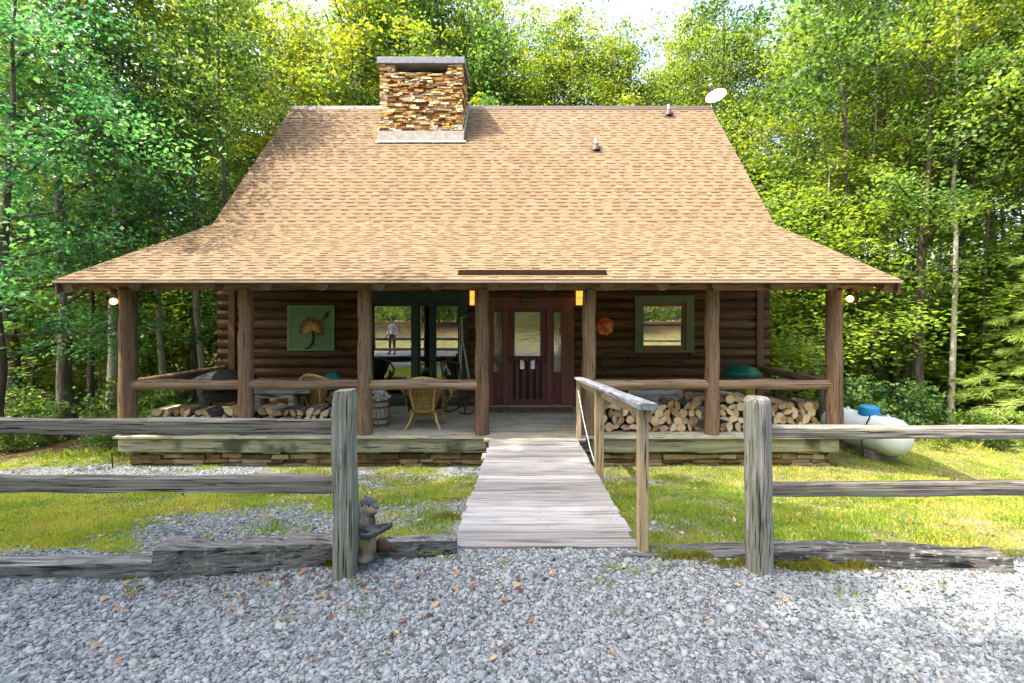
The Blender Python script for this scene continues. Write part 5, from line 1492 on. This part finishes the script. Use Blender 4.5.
# understorey
UL = 'thin leafy sapling in the shade of the woods left of the cabin'
UR = 'thin leafy sapling in the shade of the woods right of the cabin'
rs = random.Random(99)
nL = 0
for i in range(40):
    y = rs.uniform(10.5, 32); x = -y*rs.uniform(.5, 1.22)
    if -7.6 < x < 6.2 and 6 < y < 19.5: continue
    place(P[rs.choice(('s1', 's1', 's2', 's3'))], x, y, rs.uniform(.85, 1.6), None, UL, 'sapling', 'saplings in the left woods'); nL += 1
for i in range(40):
    y = rs.uniform(12.4, 32); x = y*rs.uniform(.42, 1.2)
    if x < 6.4 and y < 19.5: continue
    place(P[rs.choice(('s1', 's2', 's1', 's3'))], x, y, rs.uniform(.85, 1.6), None, UR, 'sapling', 'saplings in the right woods')
for i in range(16):
    y = rs.uniform(9.2, 14); x = -y*rs.uniform(.8, 1.3)
    place(P[rs.choice(('b1', 'b2'))], x, y, rs.uniform(.5, .95), None, 'low leafy shrub along the edge of the left woods', 'shrub', 'shrubs along the left wood edge')
for i in range(34):
    y = rs.uniform(8.4, 11.5); x = -y*rs.uniform(.82, 1.25)
    place(P[rs.choice(('b1', 'b2'))], x, y, rs.uniform(.25, .55), None, 'low leafy shrub along the edge of the left woods', 'shrub', 'shrubs along the left wood edge')
for i in range(20):
    y = rs.uniform(11.0, 14.5); x = y*rs.uniform(.68, 1.25)
    place(P[rs.choice(('b1', 'b1', 'b2'))], x, y, rs.uniform(.55, 1.05), None, 'low leafy shrub along the edge of the right woods', 'shrub', 'shrubs along the right wood edge')
place(P['b2'], 9.1, 9.9, .42, None, 'small bright shrub in the lawn behind the propane tank', 'shrub')
# slim trunks standing deeper in the woods
P['n1'] = make_tree('slim_tree', 61, 14, .58, 2.2, 14, 8, 70, .112, M['leaf_mid'], M['tbark'], .085, (.02, .01), .6)
P['n2'] = make_tree('slim_tree', 62, 16, .62, 2.3, 14, 8, 70, .112, M['leaf_yel'], M['tbark_pale'], .10, (-.015, .02), .6)
for i in range(15):
    y = rs.uniform(11.5, 26); x = -y*rs.uniform(.66, 1.15)
    place(P[rs.choice(('n1', 'n1', 'n2'))], x, y, rs.uniform(.85, 1.2), None, 'slim straight trunk with a high crown in the left woods', 'tree', 'slim trees in the left woods')
for i in range(15):
    y = rs.uniform(13, 27); x = y*rs.uniform(.5, 1.12)
    if x < 7.2: continue
    place(P[rs.choice(('n1', 'n1', 'n2'))], x, y, rs.uniform(.85, 1.2), None, 'slim straight trunk with a high crown in the right woods', 'tree', 'slim trees in the right woods')
# hero trunks
def bare(name, path, r0, m, label, leafm='leaf_mid', nl=8, cb=.55, Rc=2.2, seed=41, ncl=9):
    nl = max(nl, 16); cb = min(cb, .46)
    e = make_tree(name, seed, path[-1][2], cb, Rc, nl, ncl, 90, .108, M[leafm], M[m], r0, path=[(p[0]-path[0][0], p[1]-path[0][1], p[2]) for p in path])
    e.location = (path[0][0], path[0][1], gz1(path[0][0], path[0][1])-.1); tag(e, label, 'tree'); return e
bare('forest_tree', [(PX(70, 10.5), 10.5, -.3), (PX(64, 10.5), 10.5, 1.5), (PX(66, 10.5), 10.5, 3.5), (PX(58, 10.5), 10.5, 6), (PX(62, 10.5), 10.5, 9), (PX(55, 10.5), 10.5, 12)], .17, 'tbark', 'dark-trunked tree standing nearest the left end of the porch', 'leaf_blue', 16, .36, 2.8, 41)
bare('forest_tree', [(PX(112, 11.5), 11.5, -.3), (PX(113, 11.5), 11.5, 2), (PX(112, 11.5), 11.5, 4), (PX(118, 11.5), 11.5, 7), (PX(120, 11.5), 11.5, 10)], .13, 'tbark_pale', 'slim pale-barked tree just left of the first porch post', 'leaf_mid', 12, .42, 2.0, 42)
bare('forest_tree', [(PX(195, 15), 15, -.3), (PX(194, 15), 15, 3), (PX(196, 15), 15, 6), (PX(190, 15), 15, 11)], .12, 'tbark', 'slim dark tree seen through the open left end of the porch', 'leaf_mid', 10, .5, 2.0, 43)
bare('forest_tree', [(PX(915, 13), 13, -.4), (PX(917, 13), 13, 2), (PX(921, 13), 13, 5), (PX(930, 13), 13, 8), (PX(928, 13), 13, 12)], .2, 'tbark', 'tall dark trunk rising behind the propane tank', 'leaf_mid', 14, .5, 2.6, 44)
bare('forest_tree', [(PX(905, 14), 14, -.4), (PX(868, 14), 14, 2.8), (PX(850, 14), 14, 4.2), (PX(892, 14), 14, 6.0), (PX(940, 14), 14, 7.8), (PX(985, 14), 14, 9.2), (PX(1015, 14), 14, 10.6)], .16, 'tbark', 'leaning crooked tree whose limb slants up to the right', 'leaf_yel', 12, .62, 2.2, 45)
bare('forest_tree', [(PX(826, 14), 14, -.3), (PX(822, 14), 14, 1.2), (PX(817, 14), 14, 2.4), (PX(824, 14), 14, 4), (PX(830, 14), 14, 8)], .13, 'tbark_pale', 'pale-barked tree seen left of the last porch post', 'leaf_yel', 10, .5, 2.0, 46)
bare('forest_tree', [(PX(797, 16), 16, -.3), (PX(798, 16), 16, 2), (PX(795, 16), 16, 5), (PX(797, 16), 16, 10)], .15, 'tbark', 'dark-barked tree seen through the open right end of the porch', 'leaf_mid', 10, .5, 2.0, 47)
bare('forest_tree', [(PX(848, 15), 15, -.3), (PX(846, 15), 15, 2), (PX(844, 15), 15, 5), (PX(848, 15), 15, 10)], .12, 'tbark_pale', 'grey-barked tree directly behind the right flood light', 'leaf_yel', 10, .5, 2.0, 48)
pn = copy_tree(P['c1'], (PX(1112, 11.0), 11.0, gz1(12.4, 11.0)-.2), (0, 0, .4), (1.55, 1.55, 1.15), 'young soft-needled pine at the right edge of the lawn'); pn['category'] = 'pine'

# overhanging trees left of and behind the photographer (they shade the drive; seen in the panes)
SH = 'tall tree on the near side of the gravel drive, opposite the cabin'
P['o1'] = make_tree('shade_tree', 51, 18, .52, 4.3, 30, 17, 80, .19, M['leaf_mid'], M['tbark'], .24, (.0, .0), .35)
for (x, y, sx, sz) in ((-8.4, 1.9, .80, 1.0), (-7.7, -1.6, .80, 1.0), (-11.4, 1.7, .74, .98), (-11.8, -2.4, .9, 1.02), (-8.6, -5.2, .9, 1.0), (-14.6, .6, .8, 1.0)):
    t_ = place(P['o1'], x, y, 1, None, SH, 'tree', 'trees on the near side of the drive', z=0)
    t_.scale = (sx, sx, sz)
for (x, y, k, s) in ((-14, -16, 't1', 1), (-9, -20, 't2', 1), (-4, -18, 't4', 1), (1, -21, 't1', 1), (5, -18, 't2', 1), (10, -20, 't4', 1), (15, -17, 't1', 1), (-19, -20, 't3', 1), (-7, -27, 't3', 1.2), (3, -28, 't1', 1.2), (12, -27, 't3', 1.2)):
    place(P[k], x, y, s, None, SH, 'tree', 'trees on the near side of the drive')
for i in range(34):
    y = -rs.uniform(13, 26); x = rs.uniform(-20, 18)
    place(P[rs.choice(('s1', 's2', 's1', 's3'))], x, y, rs.uniform(.7, 1.2), None, 'thin leafy sapling on the bank across the drive', 'sapling', 'saplings across the drive')
# tree at the left whose crown shades the roof corner
t_ = place(P['t3'], -10.5, 8.9, .73, 2.0, 'mid green tree whose branches shade the left end of the porch roof', 'tree')
for k in P:
    for ch in list(P[k].children): bpy.data.objects.remove(ch)
    bpy.data.objects.remove(P[k])

# person on the drive, seen only as a reflection in the glass doors
def body_material():
    m = bpy.data.materials.new('clothes_and_skin'); nt = nodes(m)
    tc = N(nt, 'ShaderNodeTexCoord'); sp = N(nt, 'ShaderNodeSeparateXYZ'); nt.links.new(tc.outputs['Object'], sp.inputs[0])
    r = N(nt, 'ShaderNodeValToRGB'); r.color_ramp.interpolation = 'CONSTANT'
    el = r.color_ramp.elements
    for _ in range(3): el.new(.5)
    for e_, (p_, c_) in zip(el, ((0, (.03, .025, .02)), (.035, (.03, .035, .05)), (.49, (.55, .53, .48)), (.76, (.45, .27, .19)), (.98, (.45, .27, .19)))):
        e_.position = p_; e_.color = (*c_, 1)
    mr = mathn(nt, 'DIVIDE', sp.outputs['Z'], 2.0); nt.links.new(mr, r.inputs[0])
    b = N(nt, 'ShaderNodeBsdfPrincipled'); b.inputs['Roughness'].default_value = .8; nt.links.new(r.outputs[0], b.inputs['Base Color'])
    o = N(nt, 'ShaderNodeOutputMaterial'); nt.links.new(b.outputs[0], o.inputs[0]); return m
pe = empty('person', (-6.6, -2.5, 0), R(20), 'standing person in a pale shirt and dark trousers, reflected in the glass doors', 'person')
jt = [('pelvis', None, (0, 0, .95), .15, .11), ('belly', 0, (0, .0, 1.10), .145, .105), ('chest', 1, (0, 0, 1.32), .17, .115), ('neckb', 2, (0, 0, 1.47), .075, .07), ('neck', 3, (0, .01, 1.54), .055, .055), ('headb', 4, (0, .02, 1.60), .075, .085), ('headm', 5, (0, .02, 1.68), .08, .098), ('headt', 6, (0, .01, 1.76), .055, .07)]
for sd_ in (-1, 1):
    b0 = len(jt)
    jt += [('hip', 0, (.10*sd_, 0, .88), .095, .095), ('knee', b0, (.13*sd_, .03, .50), .062, .062), ('ankle', b0+1, (.15*sd_, -.01, .09), .043, .043), ('heel', b0+2, (.15*sd_, .0, .045), .045, .042), ('toe', b0+3, (.17*sd_, .17, .035), .042, .03)]
    b1 = len(jt)
    jt += [('shoulder', 2, (.19*sd_, 0, 1.42), .062, .062), ('elbow', b1, (.27*sd_, -.02, 1.13), .043, .043), ('wrist', b1+1, (.24*sd_, .14, .93), .028, .028), ('palm', b1+2, (.235*sd_, .19, .87), .04, .018)]
    pb = len(jt)-1
    for q in range(4): jt.append(('finger', pb, (.235*sd_+(.03-.02*q)*sd_, .235-.004*abs(q-1.5), .80+.006*abs(q-1.5)), .0085, .0085))
    jt.append(('thumb', pb-1, (.20*sd_, .20, .875), .011, .011))
bm = bmesh.new(); skl = bm.verts.layers.skin.verify(); vs_ = []
for (nm4, pa_, p_, ra, rb2) in jt:
    v_ = bm.verts.new(p_); v_[skl].radius = (ra, rb2); v_[skl].use_root = (nm4 == 'pelvis'); vs_.append(v_)
for i_, j_ in enumerate(jt):
    if j_[1] is not None: bm.edges.new((vs_[j_[1]], vs_[i_]))
me = bpy.data.meshes.new('body'); bm.to_mesh(me); bm.free(); me.materials.append(body_material())
bo = bpy.data.objects.new('body', me); COL.objects.link(bo); bo.parent = pe
bo.modifiers.new('skin', 'SKIN').use_smooth_shade = True
md = bo.modifiers.new('sub', 'SUBSURF'); md.levels = 2; md.render_levels = 2
mb = MB(); mb.sphere((0, -.012, 1.735), .1, 16, 10, s=(.9, 1.02, .75)); mb.build('hair', M['darkwood'], pe, smooth=80)
# far woods: one mass
nF = 110000
th = rng.uniform(-PI, PI, nF); rr_ = rng.uniform(44, 56, nF)
xf = np.sin(th)*rr_; yf = np.cos(th)*rr_
hmax = 9+7*vnoise(th*20, th*0, 1, 4)
zf = gz(xf, yf)+hmax*rng.uniform(0, 1, nF)**.9
C = np.stack([xf, yf, zf], 1)
V, F, A_ = leaf_cloud(C, None, .6, np.clip(.2+.6*vnoise(xf, zf, .5, 3)+rng.normal(0, .15, nF), 0, 1), .4)
tag(np_mesh('distant_woods', V, F, A_, M['leaf_sap']), kind='stuff')
